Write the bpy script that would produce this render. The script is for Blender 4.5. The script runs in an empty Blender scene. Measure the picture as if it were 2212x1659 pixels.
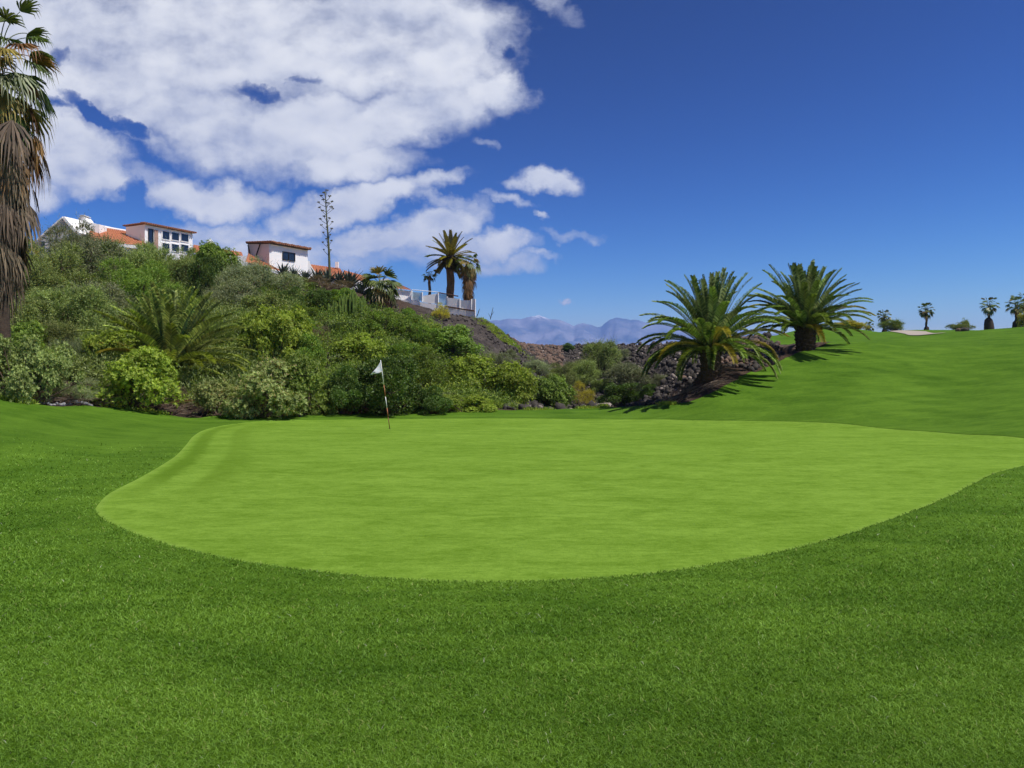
import bpy, math, random
import numpy as np
from mathutils import Vector
R = math.radians
sc = bpy.context.scene
col = sc.collection
rng = np.random.default_rng(7)
random.seed(7)

# ------------------------------------------------------------------ camera
F, CX, CY, H, TH = 1736.0, 1106.0, 829.5, 1.65, R(0.478)
cam = bpy.data.objects.new("camera", bpy.data.cameras.new("camera")); col.objects.link(cam)
cam.location = (0, 0, H); cam.rotation_euler = (R(90) - TH, 0, 0)
cam.data.sensor_width = 36; cam.data.lens = 36 * F / 2212
cam.data.clip_start = 0.1; cam.data.clip_end = 60000
sc.camera = cam
sc.view_settings.view_transform = 'Standard'; sc.view_settings.look = 'None'
sc.view_settings.exposure = 0.2; sc.view_settings.gamma = 1.0
sc.cycles.max_bounces = 6; sc.cycles.transparent_max_bounces = 8
sc.cycles.diffuse_bounces = 3; sc.cycles.volume_bounces = 1

# ------------------------------------------------------------------ light
SUN = Vector((0.45, -0.19, 0.86)).normalized()
sun = bpy.data.objects.new("sun", bpy.data.lights.new("sun", 'SUN')); col.objects.link(sun)
sun.data.energy = 4.8; sun.data.angle = R(0.5); sun.data.color = (1.0, 0.955, 0.88)
sun.rotation_euler = SUN.to_track_quat('Z', 'Y').to_euler()

world = bpy.data.worlds.new("World"); sc.world = world; world.use_nodes = True
wn = world.node_tree; wn.nodes.clear()
def build_world(nt):
    N, L = nt.nodes.new, nt.links.new
    def val(x, s):
        if hasattr(x, 'node'): L(x, s)
        else: s.default_value = x
    def m(op, a, b=0.0, c=None):
        n = N('ShaderNodeMath'); n.operation = op
        val(a, n.inputs[0]); val(b, n.inputs[1])
        if c is not None: val(c, n.inputs[2])
        return n.outputs[0]
    def vm(op, a, b):
        n = N('ShaderNodeVectorMath'); n.operation = op; val(a, n.inputs[0]); val(b, n.inputs[1]); return n.outputs[0]
    def ramp(x, lo, hi, t='SMOOTHSTEP', a=0.0, b=1.0):
        n = N('ShaderNodeMapRange'); n.interpolation_type = t
        val(x, n.inputs[0]); n.inputs[1].default_value = lo; n.inputs[2].default_value = hi
        n.inputs[3].default_value = a; n.inputs[4].default_value = b; return n.outputs[0]
    def mix(f, a, b):
        n = N('ShaderNodeMix'); n.data_type = 'RGBA'; val(f, n.inputs[0])
        for s, v in ((n.inputs[6], a), (n.inputs[7], b)):
            if hasattr(v, 'node'): L(v, s)
            else: s.default_value = (*v, 1)
        return n.outputs[2]
    sky = N('ShaderNodeTexSky'); sky.sky_type = 'NISHITA'; sky.sun_disc = False
    sky.sun_elevation = math.asin(SUN.z); sky.sun_rotation = math.atan2(SUN.x, SUN.y)
    sky.altitude = 900; sky.air_density = 1.0; sky.dust_density = 0.15; sky.ozone_density = 5.0
    hs = N('ShaderNodeHueSaturation'); hs.inputs['Saturation'].default_value = SKY_SAT; hs.inputs['Value'].default_value = SKY_VAL
    hs.inputs['Hue'].default_value = SKY_HUE
    L(sky.outputs[0], hs.inputs['Color'])
    tc = N('ShaderNodeTexCoord'); sp = N('ShaderNodeSeparateXYZ'); L(tc.outputs['Generated'], sp.inputs[0])
    dy = m('MAXIMUM', sp.outputs[1], 0.05)
    cb = N('ShaderNodeCombineXYZ'); L(m('DIVIDE', sp.outputs[0], dy), cb.inputs[0]); L(m('DIVIDE', sp.outputs[2], dy), cb.inputs[1])
    uv = cb.outputs[0]
    # warp
    def noise(vec, scale, detail, rough=0.55, lac=2.0):
        n = N('ShaderNodeTexNoise'); n.inputs['Scale'].default_value = scale; n.inputs['Detail'].default_value = detail
        n.inputs['Roughness'].default_value = rough; n.inputs['Lacunarity'].default_value = lac; L(vec, n.inputs['Vector']); return n
    w = noise(uv, 5.0, 2); wv = vm('SUBTRACT', w.outputs['Color'], (0.5, 0.5, 0.5))
    w2 = noise(uv, 22.0, 5, 0.6); wv2 = vm('SUBTRACT', w2.outputs['Color'], (0.5, 0.5, 0.5))
    uvw = vm('ADD', vm('ADD', uv, vm('MULTIPLY', wv, (0.09, 0.05, 0.0))), vm('MULTIPLY', wv2, (0.075, 0.05, 0.0)))
    uvs = vm('ADD', uv, vm('MULTIPLY', wv2, (0.02, 0.012, 0.0)))
    # cloud lobes in tangent units of azimuth / elevation (px py rx ry strength angle)
    E = [(150,110,330,170,1.0,0),(480,90,360,150,1.1,0),(760,80,300,140,1.1,0),(950,110,180,130,.9,0),(1060,190,110,46,.75,-18),(880,250,230,80,.95,14),
         (640,300,260,95,1.0,8),(430,250,230,90,.8,-10),(720,365,190,46,.75,6),(300,170,220,90,.9,0),(20,60,200,130,.8,0),
         (130,330,170,95,1.1,-14),(190,395,110,42,.8,0),(60,420,90,50,.6,0),(330,310,80,28,.5,-30),
         (430,432,170,46,.95,-6),(340,395,90,24,.4,-10),(560,440,80,24,.45,0),(720,462,140,44,1.0,10),(830,425,130,34,.85,14),(930,392,90,18,.55,8),
         (830,525,140,36,.9,4),(940,492,120,44,.9,16),(1045,525,115,28,.85,-2),(960,535,150,34,.85,0),(980,452,90,20,.6,-20),(1190,397,85,30,1.0,-4),(1110,400,40,16,.5,0),
         (1095,440,60,12,.45,-6),(1175,466,26,10,.6,-20),(1225,510,60,13,.45,0),(1060,565,110,20,.45,0),(1221,648,17,8,.7,0),(600,545,260,46,.42,0),(820,562,160,30,.5,5),
         (460,505,140,20,.3,0),(1180,12,60,20,.25,-24),(1180,552,44,9,.35,0),(1050,305,34,10,.3,0),
         (-300,300,300,120,1,10),(-700,150,350,120,1,0),(600,-260,500,160,1,0),(0,-350,400,150,1,0),(2700,500,150,40,.7,0)]
    Hs = [(560,203,60,16,.7,-12),(650,182,30,10,.45,0),(145,115,30,20,.6,-20),(215,245,110,20,1.0,-32),(130,228,60,16,.8,-10),(305,290,50,24,1.0,-40),(270,420,40,40,.7,40),(1090,120,30,24,.5,0)]
    def lobe(e):
        mp = N('ShaderNodeMapping'); mp.vector_type = 'TEXTURE'
        mp.inputs['Location'].default_value = ((e[0]-CX)/F, (815-e[1])/F, 0)
        mp.inputs['Rotation'].default_value = (0, 0, R(e[5])); mp.inputs['Scale'].default_value = (e[2]/F, e[3]/F, 1)
        L(uvw, mp.inputs[0])
        ln = N('ShaderNodeVectorMath'); ln.operation = 'DOT_PRODUCT'; L(mp.outputs[0], ln.inputs[0]); L(mp.outputs[0], ln.inputs[1])
        q = m('SUBTRACT', 1.0, ln.outputs['Value'])
        return m('MAXIMUM', m('MULTIPLY', q, e[4]), -0.95)
    acc = None
    for e in E:
        o = lobe(e)
        if acc is None: acc = o
        else: acc = m('SMOOTH_MAX', acc, o, 0.10)
    hol = None
    for e in Hs:
        o = m('MAXIMUM', lobe(e), 0.0); hol = o if hol is None else m('MAXIMUM', hol, o)
    # fine structure, stretched sideways
    st = vm('MULTIPLY', uvs, (1.0, 1.5, 1.0))
    f1 = noise(st, 7.0, 9, 0.60)
    f0 = noise(st, 7.0, 3, 0.5)
    f2 = noise(vm('ADD', st, (0.012, 0.026, 0)), 7.0, 3, 0.5)
    fine = noise(vm('MULTIPLY', uvs, (1.0, 1.3, 1.0)), 34.0, 6, 0.65)
    dens = m('ADD', m('SUBTRACT', m('MINIMUM', acc, 0.7), m('MULTIPLY', hol, 0.9)), m('ADD', m('MULTIPLY', m('SUBTRACT', f1.outputs['Fac'], 0.50), 2.1), m('MULTIPLY', m('SUBTRACT', fine.outputs['Fac'], 0.5), 0.42)))
    cov = ramp(dens, -0.30, 0.80)
    cov = m('MULTIPLY', cov, ramp(sp.outputs[1], 0.05, 0.2))
    cov = m('MULTIPLY', cov, 0.97)
    lit = m('ADD', m('MULTIPLY', m('SUBTRACT', f0.outputs['Fac'], f2.outputs['Fac']), 2.6), m('MULTIPLY', ramp(dens, 0.1, 1.1), 0.8))
    big = noise(st, 3.0, 4)
    lit = m('ADD', lit, m('MULTIPLY', m('SUBTRACT', big.outputs['Fac'], 0.5), 1.3))
    ccol = mix(ramp(lit, -0.15, 1.0, 'LINEAR'), (5.6, 5.9, 6.8), (8.3, 8.35, 8.5))
    gm = N('ShaderNodeGamma'); gm.inputs[1].default_value = 2.6; L(hs.outputs[0], gm.inputs[0]); tint = N('ShaderNodeMix'); tint.data_type = 'RGBA'; tint.blend_type = 'MULTIPLY'; tint.inputs[0].default_value = 1; L(gm.outputs[0], tint.inputs[6]); tint.inputs[7].default_value = (.45, .168, .0896, 1)
    fin = mix(cov, tint.outputs[2], ccol)
    bg = N('ShaderNodeBackground'); bg.inputs['Strength'].default_value = 0.10; L(fin, bg.inputs['Color'])
    o = N('ShaderNodeOutputWorld'); L(bg.outputs[0], o.inputs['Surface'])
SKY_SAT, SKY_VAL, SKY_HUE = 1.25, 0.85, 0.5
build_world(wn)

# ------------------------------------------------------------------ helpers
def ray(px, py):
    x, y, z = (px-CX)/F, 1.0, -(py-CY)/F
    y2 = y*math.cos(TH) + z*math.sin(TH); z2 = -y*math.sin(TH) + z*math.cos(TH)
    return x/y2, z2/y2
def at(px, py, Y):
    u, v = ray(px, py); return Vector((u*Y, Y, H+v*Y))
def tag(o, label=None, cat=None, group=None, kind=None):
    if label: o['label'] = label
    if cat: o['category'] = cat
    if group: o['group'] = group
    if kind: o['kind'] = kind
    return o
def empty(name, loc, label=None, cat=None, group=None, rz=0):
    o = bpy.data.objects.new(name, None); col.objects.link(o); o.location = loc; o.rotation_euler = (0, 0, rz)
    o.empty_display_size = 0.2
    return tag(o, label, cat, group)
def np_mesh(name, V, Fc, mat, parent=None, smooth=False, attrs=None):
    """Fc: list of int arrays (n,k)"""
    me = bpy.data.meshes.new(name)
    V = np.asarray(V, dtype=np.float32).reshape(-1, 3)
    if not isinstance(Fc, (list, tuple)): Fc = [Fc]
    Fc = [np.asarray(f, dtype=np.int32) for f in Fc if len(f)]
    me.vertices.add(len(V)); me.vertices.foreach_set("co", V.ravel())
    idx = np.concatenate([f.ravel() for f in Fc]); tot = np.concatenate([np.full(len(f), f.shape[1], np.int32) for f in Fc])
    st = np.concatenate([[0], np.cumsum(tot)[:-1]]).astype(np.int32)
    me.loops.add(len(idx)); me.loops.foreach_set("vertex_index", idx)
    me.polygons.add(len(tot)); me.polygons.foreach_set("loop_start", st); me.polygons.foreach_set("loop_total", tot)
    if smooth: me.polygons.foreach_set("use_smooth", np.ones(len(tot), bool))
    for k, a in (attrs or {}).items():
        at_ = me.attributes.new(k, 'FLOAT', 'POINT'); at_.data.foreach_set("value", np.asarray(a, np.float32))
    me.update(calc_edges=True); me.validate()
    if mat: me.materials.append(mat)
    o = bpy.data.objects.new(name, me); col.objects.link(o)
    if parent is not None: o.parent = parent
    return o
class MB:
    def __init__(s): s.v = []; s.f = []
    def add(s, pts, faces):
        b = len(s.v); s.v += [tuple(p) for p in pts]; s.f += [tuple(b+i for i in f) for f in faces]
    def prism(s, poly, vec):
        n = len(poly); vec = Vector(vec); P = [Vector(p) for p in poly]
        fs = [tuple(range(n))[::-1], tuple(range(n, 2*n))] + [(i, (i+1) % n, n+(i+1) % n, n+i) for i in range(n)]
        s.add(P+[p+vec for p in P], fs)
    def box(s, c, a, b, h):
        """c corner, a,b,h edge vectors"""
        c, a, b = Vector(c), Vector(a), Vector(b); s.prism([c, c+a, c+a+b, c+b], h)
    def tube(s, pts, rad, n=6, cap=True):
        pts = [Vector(p) for p in pts]; b = len(s.v); up = None
        for i, p in enumerate(pts):
            d = (pts[min(i+1, len(pts)-1)] - pts[max(i-1, 0)]).normalized()
            if up is None or abs(d.dot(up)) > .99: up = Vector((1, 0, 0)) if abs(d.x) < .8 else Vector((0, 1, 0))
            x = d.cross(up).normalized(); y = d.cross(x).normalized(); up = -y if False else up
            r = rad[i] if hasattr(rad, '__len__') else rad
            for k in range(n):
                a = 2*math.pi*k/n; q = p + x*math.cos(a)*r + y*math.sin(a)*r; s.v.append(tuple(q))
        for i in range(len(pts)-1):
            for k in range(n):
                s.f.append((b+i*n+k, b+i*n+(k+1) % n, b+(i+1)*n+(k+1) % n, b+(i+1)*n+k))
        if cap:
            s.f.append(tuple(b+k for k in range(n))[::-1]); s.f.append(tuple(b+(len(pts)-1)*n+k for k in range(n)))
    def build(s, name, mat, parent=None, smooth=False, origin=None):
        me = bpy.data.meshes.new(name)
        v = s.v
        if parent is not None and origin is not False:
            # coordinates given in world space; parent is an un-rotated empty
            ox, oy, oz = world_loc(parent); v = [(x-ox, y-oy, z-oz) for x, y, z in v]
        me.from_pydata(v, [], s.f); me.update()
        if smooth: me.polygons.foreach_set("use_smooth", [True]*len(me.polygons))
        if mat: me.materials.append(mat)
        o = bpy.data.objects.new(name, me); col.objects.link(o)
        if parent is not None: o.parent = parent
        elif origin is not None and origin is not False:
            for vv in me.vertices: vv.co -= Vector(origin)
            o.location = origin
        return o
def world_loc(o):
    l = Vector(o.location)
    while o.parent: o = o.parent; l = l + Vector(o.location)
    return l

# ------------------------------------------------------------------ materials
def mat_new(name):
    m = bpy.data.materials.new(name); m.use_nodes = True; nt = m.node_tree; nt.nodes.clear()
    out = nt.nodes.new('ShaderNodeOutputMaterial'); p = nt.nodes.new('ShaderNodeBsdfPrincipled'); nt.links.new(p.outputs[0], out.inputs[0])
    p.inputs['Roughness'].default_value = 0.8
    return m, nt, p, out
class NT:
    def __init__(s, nt): s.nt = nt
    def N(s, t): return s.nt.nodes.new(t)
    def L(s, a, b): s.nt.links.new(a, b)
    def val(s, x, k):
        if hasattr(x, 'node'): s.L(x, k)
        elif hasattr(x, '__len__') and len(x) == 3 and k.type == 'RGBA': k.default_value = (*x, 1)
        else: k.default_value = x
    def math(s, op, a, b=0.0):
        n = s.N('ShaderNodeMath'); n.operation = op; s.val(a, n.inputs[0]); s.val(b, n.inputs[1]); return n.outputs[0]
    def ramp(s, x, lo, hi, a=0., b=1., t='LINEAR'):
        n = s.N('ShaderNodeMapRange'); n.interpolation_type = t; s.val(x, n.inputs[0])
        for i, v in enumerate((lo, hi, a, b)): n.inputs[i+1].default_value = v
        return n.outputs[0]
    def mix(s, f, a, b, mode='MIX'):
        n = s.N('ShaderNodeMix'); n.data_type = 'RGBA'; n.blend_type = mode; s.val(f, n.inputs[0]); s.val(a, n.inputs[6]); s.val(b, n.inputs[7]); return n.outputs[2]
    def pos(s): return s.N('ShaderNodeNewGeometry').outputs['Position']
    def noise(s, vec, scale, detail=3, rough=.55, sc=None, dist=0):
        if sc:
            mp = s.N('ShaderNodeMapping'); s.L(vec, mp.inputs[0]); mp.inputs['Scale'].default_value = sc[:3]
            if len(sc) > 3: mp.inputs['Rotation'].default_value = (0, 0, sc[3])
            vec = mp.outputs[0]
        n = s.N('ShaderNodeTexNoise'); n.inputs['Scale'].default_value = scale; n.inputs['Detail'].default_value = detail
        n.inputs['Roughness'].default_value = rough; n.inputs['Distortion'].default_value = dist; s.L(vec, n.inputs['Vector']); return n.outputs['Fac']
    def attr(s, name):
        n = s.N('ShaderNodeAttribute'); n.attribute_name = name; return n.outputs['Fac']
    def bump(s, h, strength, dist):
        n = s.N('ShaderNodeBump'); n.inputs['Strength'].default_value = strength; n.inputs['Distance'].default_value = dist; s.L(h, n.inputs['Height']); return n.outputs[0]

def leaf_mat(name, c1, c2, trans=0.3, rough=0.55, spec=0.35, objvar=0.25):
    m, nt, p, out = mat_new(name); q = NT(nt)
    geo = q.N('ShaderNodeNewGeometry'); oi = q.N('ShaderNodeObjectInfo')
    c = q.mix(geo.outputs['Random Per Island'], c1, c2)
    n = q.noise(geo.outputs['Position'], 1.6, 3)
    hs = q.N('ShaderNodeHueSaturation'); q.L(c, hs.inputs['Color'])
    q.L(q.ramp(oi.outputs['Random'], 0, 1, .5-.012*objvar/.25, .5+.012*objvar/.25), hs.inputs['Hue'])
    q.L(q.math('MULTIPLY', q.ramp(n, .3, .7, .62, 1.38), q.ramp(oi.outputs['Random'], 0, 1, 1-objvar, 1+objvar)), hs.inputs['Value'])
    q.L(hs.outputs[0], p.inputs['Base Color'])
    p.inputs['Roughness'].default_value = rough; p.inputs['Specular IOR Level'].default_value = spec
    tr = q.N('ShaderNodeBsdfTranslucent'); g = q.mix(1.0, hs.outputs[0], (1.15, 1.25, .55), 'MULTIPLY'); q.L(g, tr.inputs['Color'])
    mx = q.N('ShaderNodeMixShader'); mx.inputs[0].default_value = trans; q.L(p.outputs[0], mx.inputs[1]); q.L(tr.outputs[0], mx.inputs[2]); q.L(mx.outputs[0], out.inputs[0])
    return m
def plain(name, c, rough=.8, var=.15, scale=3., bump=0., spec=.3, c2=None, bscale=None):
    m, nt, p, out = mat_new(name); q = NT(nt)
    n = q.noise(q.pos(), scale, 5, .6)
    c2 = c2 or tuple(x*(1-2*var) for x in c)
    q.L(q.mix(q.ramp(n, .3, .7), c2, c), p.inputs['Base Color'])
    p.inputs['Roughness'].default_value = rough; p.inputs['Specular IOR Level'].default_value = spec
    if bump: q.L(q.bump(q.noise(q.pos(), bscale or scale*3, 6, .65), 1.0, bump), p.inputs['Normal'])
    return m
M = {}
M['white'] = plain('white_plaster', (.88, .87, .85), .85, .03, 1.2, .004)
M['pink'] = plain('shaded_pinkish_plaster', (.70, .62, .61), .85, .03, 1.2, .004)  # white wall turned from the sun, its pinkish shade put into the colour
M['greywhite'] = plain('shaded_grey_plaster', (.62, .62, .61), .85, .1, 1.5)  # grey puts the shade on the gable face into the plaster colour
M['tile'] = plain('terracotta', (.58, .25, .13), .8, .22, 5., 0, c2=(.40, .15, .075))
M['tile_edge'] = plain('weathered_tile', (.36, .16, .085), .8, .2, 5., 0, c2=(.18, .085, .05))
M['wood'] = plain('brown_wood', (.10, .05, .03), .7, .2, 6)
M['dark'] = plain('dark_metal', (.02, .02, .022), .5, .1, 6)
M['greystone'] = plain('grey_stone', (.30, .30, .31), .9, .2, 3, .02)
M['rock'] = plain('lava_rock', (.085, .072, .062), .9, .3, 2.5, .03, c2=(.028, .024, .021))
M['redrock'] = plain('red_rock', (.19, .125, .09), .9, .25, 1.5, .03, c2=(.09, .06, .045))
M['palerock'] = plain('pale_rock', (.36, .30, .26), .9, .2, 2.5, .02)
M['stem'] = plain('bark', (.12, .085, .06), .9, .25, 8, .006)
M['dry'] = plain('dry_twig', (.23, .17, .125), .9, .25, 6)
M['boot'] = plain('palm_trunk', (.075, .052, .036), .9, .3, 7, .02, c2=(.035, .025, .018))
M['trunk'] = plain('palm_trunk_brown', (.20, .125, .07), .9, .25, 5, .02, c2=(.09, .055, .03))
def glass():
    m, nt, p, out = mat_new('dark_glass'); p.inputs['Base Color'].default_value = (.012, .016, .03, 1); p.inputs['Roughness'].default_value = .06
    p.inputs['Specular IOR Level'].default_value = .6; return m
M['glass'] = glass()
def clear_glass():
    m, nt, p, out = mat_new('balustrade_glass'); p.inputs['Base Color'].default_value = (.55, .66, .72, 1); p.inputs['Roughness'].default_value = .05
    q = NT(nt); t = q.N('ShaderNodeBsdfTransparent'); t.inputs[0].default_value = (.8, .88, .92, 1)
    mx = q.N('ShaderNodeMixShader'); mx.inputs[0].default_value = .45; q.L(p.outputs[0], mx.inputs[2]); q.L(t.outputs[0], mx.inputs[1]); q.L(mx.outputs[0], out.inputs[0]); return m
M['clear'] = clear_glass()
# foliage colours
M['lf_bright'] = leaf_mat('lf_bright', (.155, .24, .022), (.38, .47, .050), .33, objvar=.08)
M['lf_mid'] = leaf_mat('lf_mid', (.080, .155, .020), (.27, .37, .050), .32)
M['lf_dark'] = leaf_mat('lf_dark', (.042, .085, .015), (.13, .195, .032), .28)
M['lf_olive'] = leaf_mat('lf_olive', (.12, .17, .045), (.33, .38, .11), .3)
M['lf_grey'] = leaf_mat('lf_grey', (.13, .17, .08), (.32, .34, .17), .25)
M['lf_cream'] = leaf_mat('lf_cream', (.14, .195, .045), (.37, .41, .13), .3)
M['flower'] = leaf_mat('cream_flowers', (.45, .36, .14), (.60, .50, .22), .2)
M['lf_dry'] = leaf_mat('lf_dry', (.10, .075, .04), (.22, .17, .09), .2)
M['lf_yellow'] = leaf_mat('lf_yellow', (0.337, 0.324, 0.029), (0.544, 0.456, 0.048), .3)
M['frond'] = leaf_mat('frond', (.045, .090, .016), (.32, .40, .12), .25, .6, .3)
M['frond_l'] = leaf_mat('young_palm_frond', (.075, .125, .018), (.40, .46, .10), .3, .6, .3)
M['frond_y'] = leaf_mat('frond_yellow', (.15, .14, .025), (.42, .33, .08), .25, .42, .5)
M['fan'] = leaf_mat('fan_palm_leaf', (.045, .08, .02), (.16, .20, .05), .25, .45, .5)
M['fan_y'] = leaf_mat('fan_palm_leaf_yellow', (.17, .14, .03), (.34, .25, .08), .25, .45, .4)
M['fan_dead'] = leaf_mat('fan_dead', (.055, .040, .026), (.27, .20, .135), .12, .7, .3)
M['fan_brown'] = leaf_mat('brown_fan_leaf', (.14, .075, .03), (.36, .20, .08), .15, .6, .3)
M['rachis'] = plain('frond_rib', (.22, .25, .07), .5, .2, 3)
M['agave'] = leaf_mat('agave_leaf', (.07, .10, .075), (.16, .19, .14), .05, .5, .4)
M['cactus'] = plain('cactus_green', (.15, .22, .04), .7, .25, 4, spec=.1, c2=(.08, .13, .03))

# ------------------------------------------------------------------ terrain
def zp(py, Y): return H + (815-py)/F*Y
COLS = {
 -1000: [(0,0),(12,.1),(20,1.0),(26,2.2),(36,4.4),(46,7.2),(62,11),(80,11.6),(130,12)],
 -200: [(0,0),(12,0),(20,.55),(26,1.4),(30,2.1),(36,3.3),(46,6.2),(62,10.8),(80,11.4),(130,12)],
 0:    [(0,0),(13,0),(20,.38),(26,.98),(30,1.5),(36,2.7),(46,5.8),(62,10.6),(80,11.2),(130,12)],
 200:  [(0,0),(17,0),(24,.25),(27.5,.56),(30,.95),(36,2.3),(46,5.4),(62,10.6),(80,11.2),(130,12)],
 400:  [(0,0),(26,0),(30,.12),(33,.55),(38,2.0),(46,4.8),(62,10.3),(80,11.0),(130,11)],
 560:  [(0,0),(28,0),(31,.14),(34,.5),(38,1.7),(46,4.4),(62,9.8),(80,10),(130,10)],
 700:  [(0,0),(31,0),(33,.17),(37,.6),(45,3.4),(62,9.0),(66,9.2),(80,9.3),(130,9)],
 850:  [(0,0),(32,0),(34.5,.18),(38,.5),(46,3.2),(62,7.6),(68,7.8),(80,7.8),(130,6)],
 1000: [(0,0),(32,0),(35.5,.2),(39,.1),(48,2.4),(62,6.4),(68,6.6),(75,6.4),(95,4),(130,0)],
 1060: [(0,0),(32,0),(36,.22),(40,-.1),(50,1.8),(60,5.2),(64,6.1),(68,6.0),(80,4.6),(100,4),(130,0)],
 1130: [(0,0),(32,0),(36,.25),(41,-.6),(52,.9),(62,3.4),(70,4.1),(80,5.0),(95,4.9),(110,2),(130,-2)],
 1200: [(0,0),(32,0),(36,.3),(42,-1),(52,-.5),(62,1.3),(80,4.2),(92,5.1),(100,5.0),(115,2),(130,-2)],
 1300: [(0,0),(32,0),(36,.38),(42,-1.2),(55,-.8),(70,1.9),(90,5.3),(100,5.3),(115,2),(130,-2)],
 1400: [(0,0),(31,0),(35.5,.57),(40,-.5),(50,0),(62,2.5),(75,4.6),(90,5.1),(110,3),(130,0)],
 1480: [(0,0),(30,0),(34,.85),(37,.7),(44,1.8),(50,2.9),(60,4.0),(70,4.5),(80,4.8),(100,4),(130,2)],
 1535: [(0,0),(29.3,0),(32.5,1.0),(34.7,1.8),(37,2.1),(45,3.0),(50,3.7),(55,3.9),(65,4.5),(80,5),(110,4),(130,3)],
 1640: [(0,0),(28,0),(31,.6),(36,1.98),(40,2.75),(46,3.6),(55,4.1),(65,4.8),(75,4.9),(110,5),(130,4)],
 1740: [(0,0),(27,0),(32,1.0),(37,2.4),(39.5,3.1),(43,3.4),(50,3.6),(60,4.9),(70,6.05),(80,6.1),(110,6),(130,5)],
 1850: [(0,0),(26,0),(32,1.2),(38,2.75),(42,3.6),(48,3.7),(60,4.6),(70,5.95),(80,6.2),(110,7.4),(130,7)],
 1950: [(0,0),(25.5,0),(32,1.2),(40,3.1),(47,4.05),(52,4.2),(70,5.2),(85,6.4),(100,7.55),(112,8.3),(130,8.3)],
 2080: [(0,0),(23,0),(26,.25),(32,1.2),(40,3.2),(50,4.45),(60,5.1),(85,6.5),(100,7.55),(112,8.2),(130,8.3)],
 2212: [(0,0),(20,0),(26,.5),(32,1.6),(40,3.4),(50,4.8),(58,5.3),(66,5.5),(80,6.2),(100,7.4),(130,8)],
 2500: [(0,0),(18,0),(26,.8),(34,2.4),(45,4.6),(60,6.2),(100,8),(130,9)],
 4000: [(0,0),(18,0),(26,.8),(34,2.4),(45,4.6),(60,6.2),(100,8),(130,9)]}
YG = np.arange(0, 150.5, .5); UG = np.arange(-1000, 4001, 20.)
def gauss(sig, n):
    k = np.exp(-.5*(np.arange(-n, n+1)/sig)**2); return k/k.sum()
def sm(a, k, ax):
    n = len(k)//2
    def f(r):
        return np.convolve(np.concatenate([np.full(n, r[0]), r, np.full(n, r[-1])]), k, 'valid')
    return np.apply_along_axis(f, ax, a)
_cp = sorted(COLS); _t = np.array([np.interp(YG, [p[0] for p in COLS[c]], [p[1] for p in COLS[c]]) for c in _cp])
TZ = np.array([np.interp(UG, _cp, _t[:, j]) for j in range(len(YG))]).T
TZ = sm(TZ, gauss(1.6, 6), 1); TZ = sm(TZ, gauss(1.3, 4), 0)
def tz(x, y):
    x = np.asarray(x, float); y = np.asarray(y, float)
    yy = np.clip(y, .5, 149.9); u = CX + x/np.maximum(y, .5)*F
    u = np.where(y < 1, CX, u); uu = np.clip((u-UG[0])/20., 0, len(UG)-1.001); jj = yy/.5
    i = uu.astype(int); j = np.clip(jj.astype(int), 0, len(YG)-2); a = uu-i; b = jj-j
    z = (TZ[i, j]*(1-a)*(1-b)+TZ[i+1, j]*a*(1-b)+TZ[i, j+1]*(1-a)*b+TZ[i+1, j+1]*a*b)
    far = np.clip((y-150)/500., 0, 1); z = z*(1-far) + (-30)*far
    # small natural roughness on the unmown slopes
    s = soilmask(x, y)
    z = z + s*(.16*np.sin(x*.9+y*.35)*np.sin(y*.8-x*.2)+.10*np.sin(x*2.3+1)*np.sin(y*2.1+x)+.06*np.sin(x*5.1+y*3)*np.sin(y*4.7-2*x))
    return z
EDGE = np.array([(-1000,24),(-200,24.5),(0,26),(60,26.2),(130,26.8),(200,27.8),(260,29),(330,29.7),(400,30),(480,30.3),(560,31),(700,33),(900,34.5),(1100,35.8),(1200,36),(1300,36),(1400,35),(1440,33.8),
 (1480,32.7),(1535,32.6),(1580,33.9),(1640,36.3),(1700,38.2),(1750,39.6),(1780,41),(1795,44),(1800,400),(4000,400)])
def soilmask(x, y):
    u = CX + np.asarray(x)/np.maximum(y, .5)*F
    e = np.interp(u, EDGE[:, 0], EDGE[:, 1]); s = np.clip((y-e)/.5+.5, 0, 1)
    back = np.clip((u-1655)/14, 0, 1)*np.clip((y-46-.0*(u))/2., 0, 1)
    s = s*(1-back)
    return np.where(y < 5, 0, s)
def gz(x, y): return float(tz(np.array([x]), np.array([y]))[0])
def hit(px, py):
    u, v = ray(px, py); Y = np.arange(3, 148, .1); d = (H+v*Y) - tz(u*Y, Y)
    k = np.argmax(d < 0)
    if d[k] >= 0: k = len(Y)-1
    return Vector((u*Y[k], Y[k], float(H+v*Y[k])))

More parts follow.
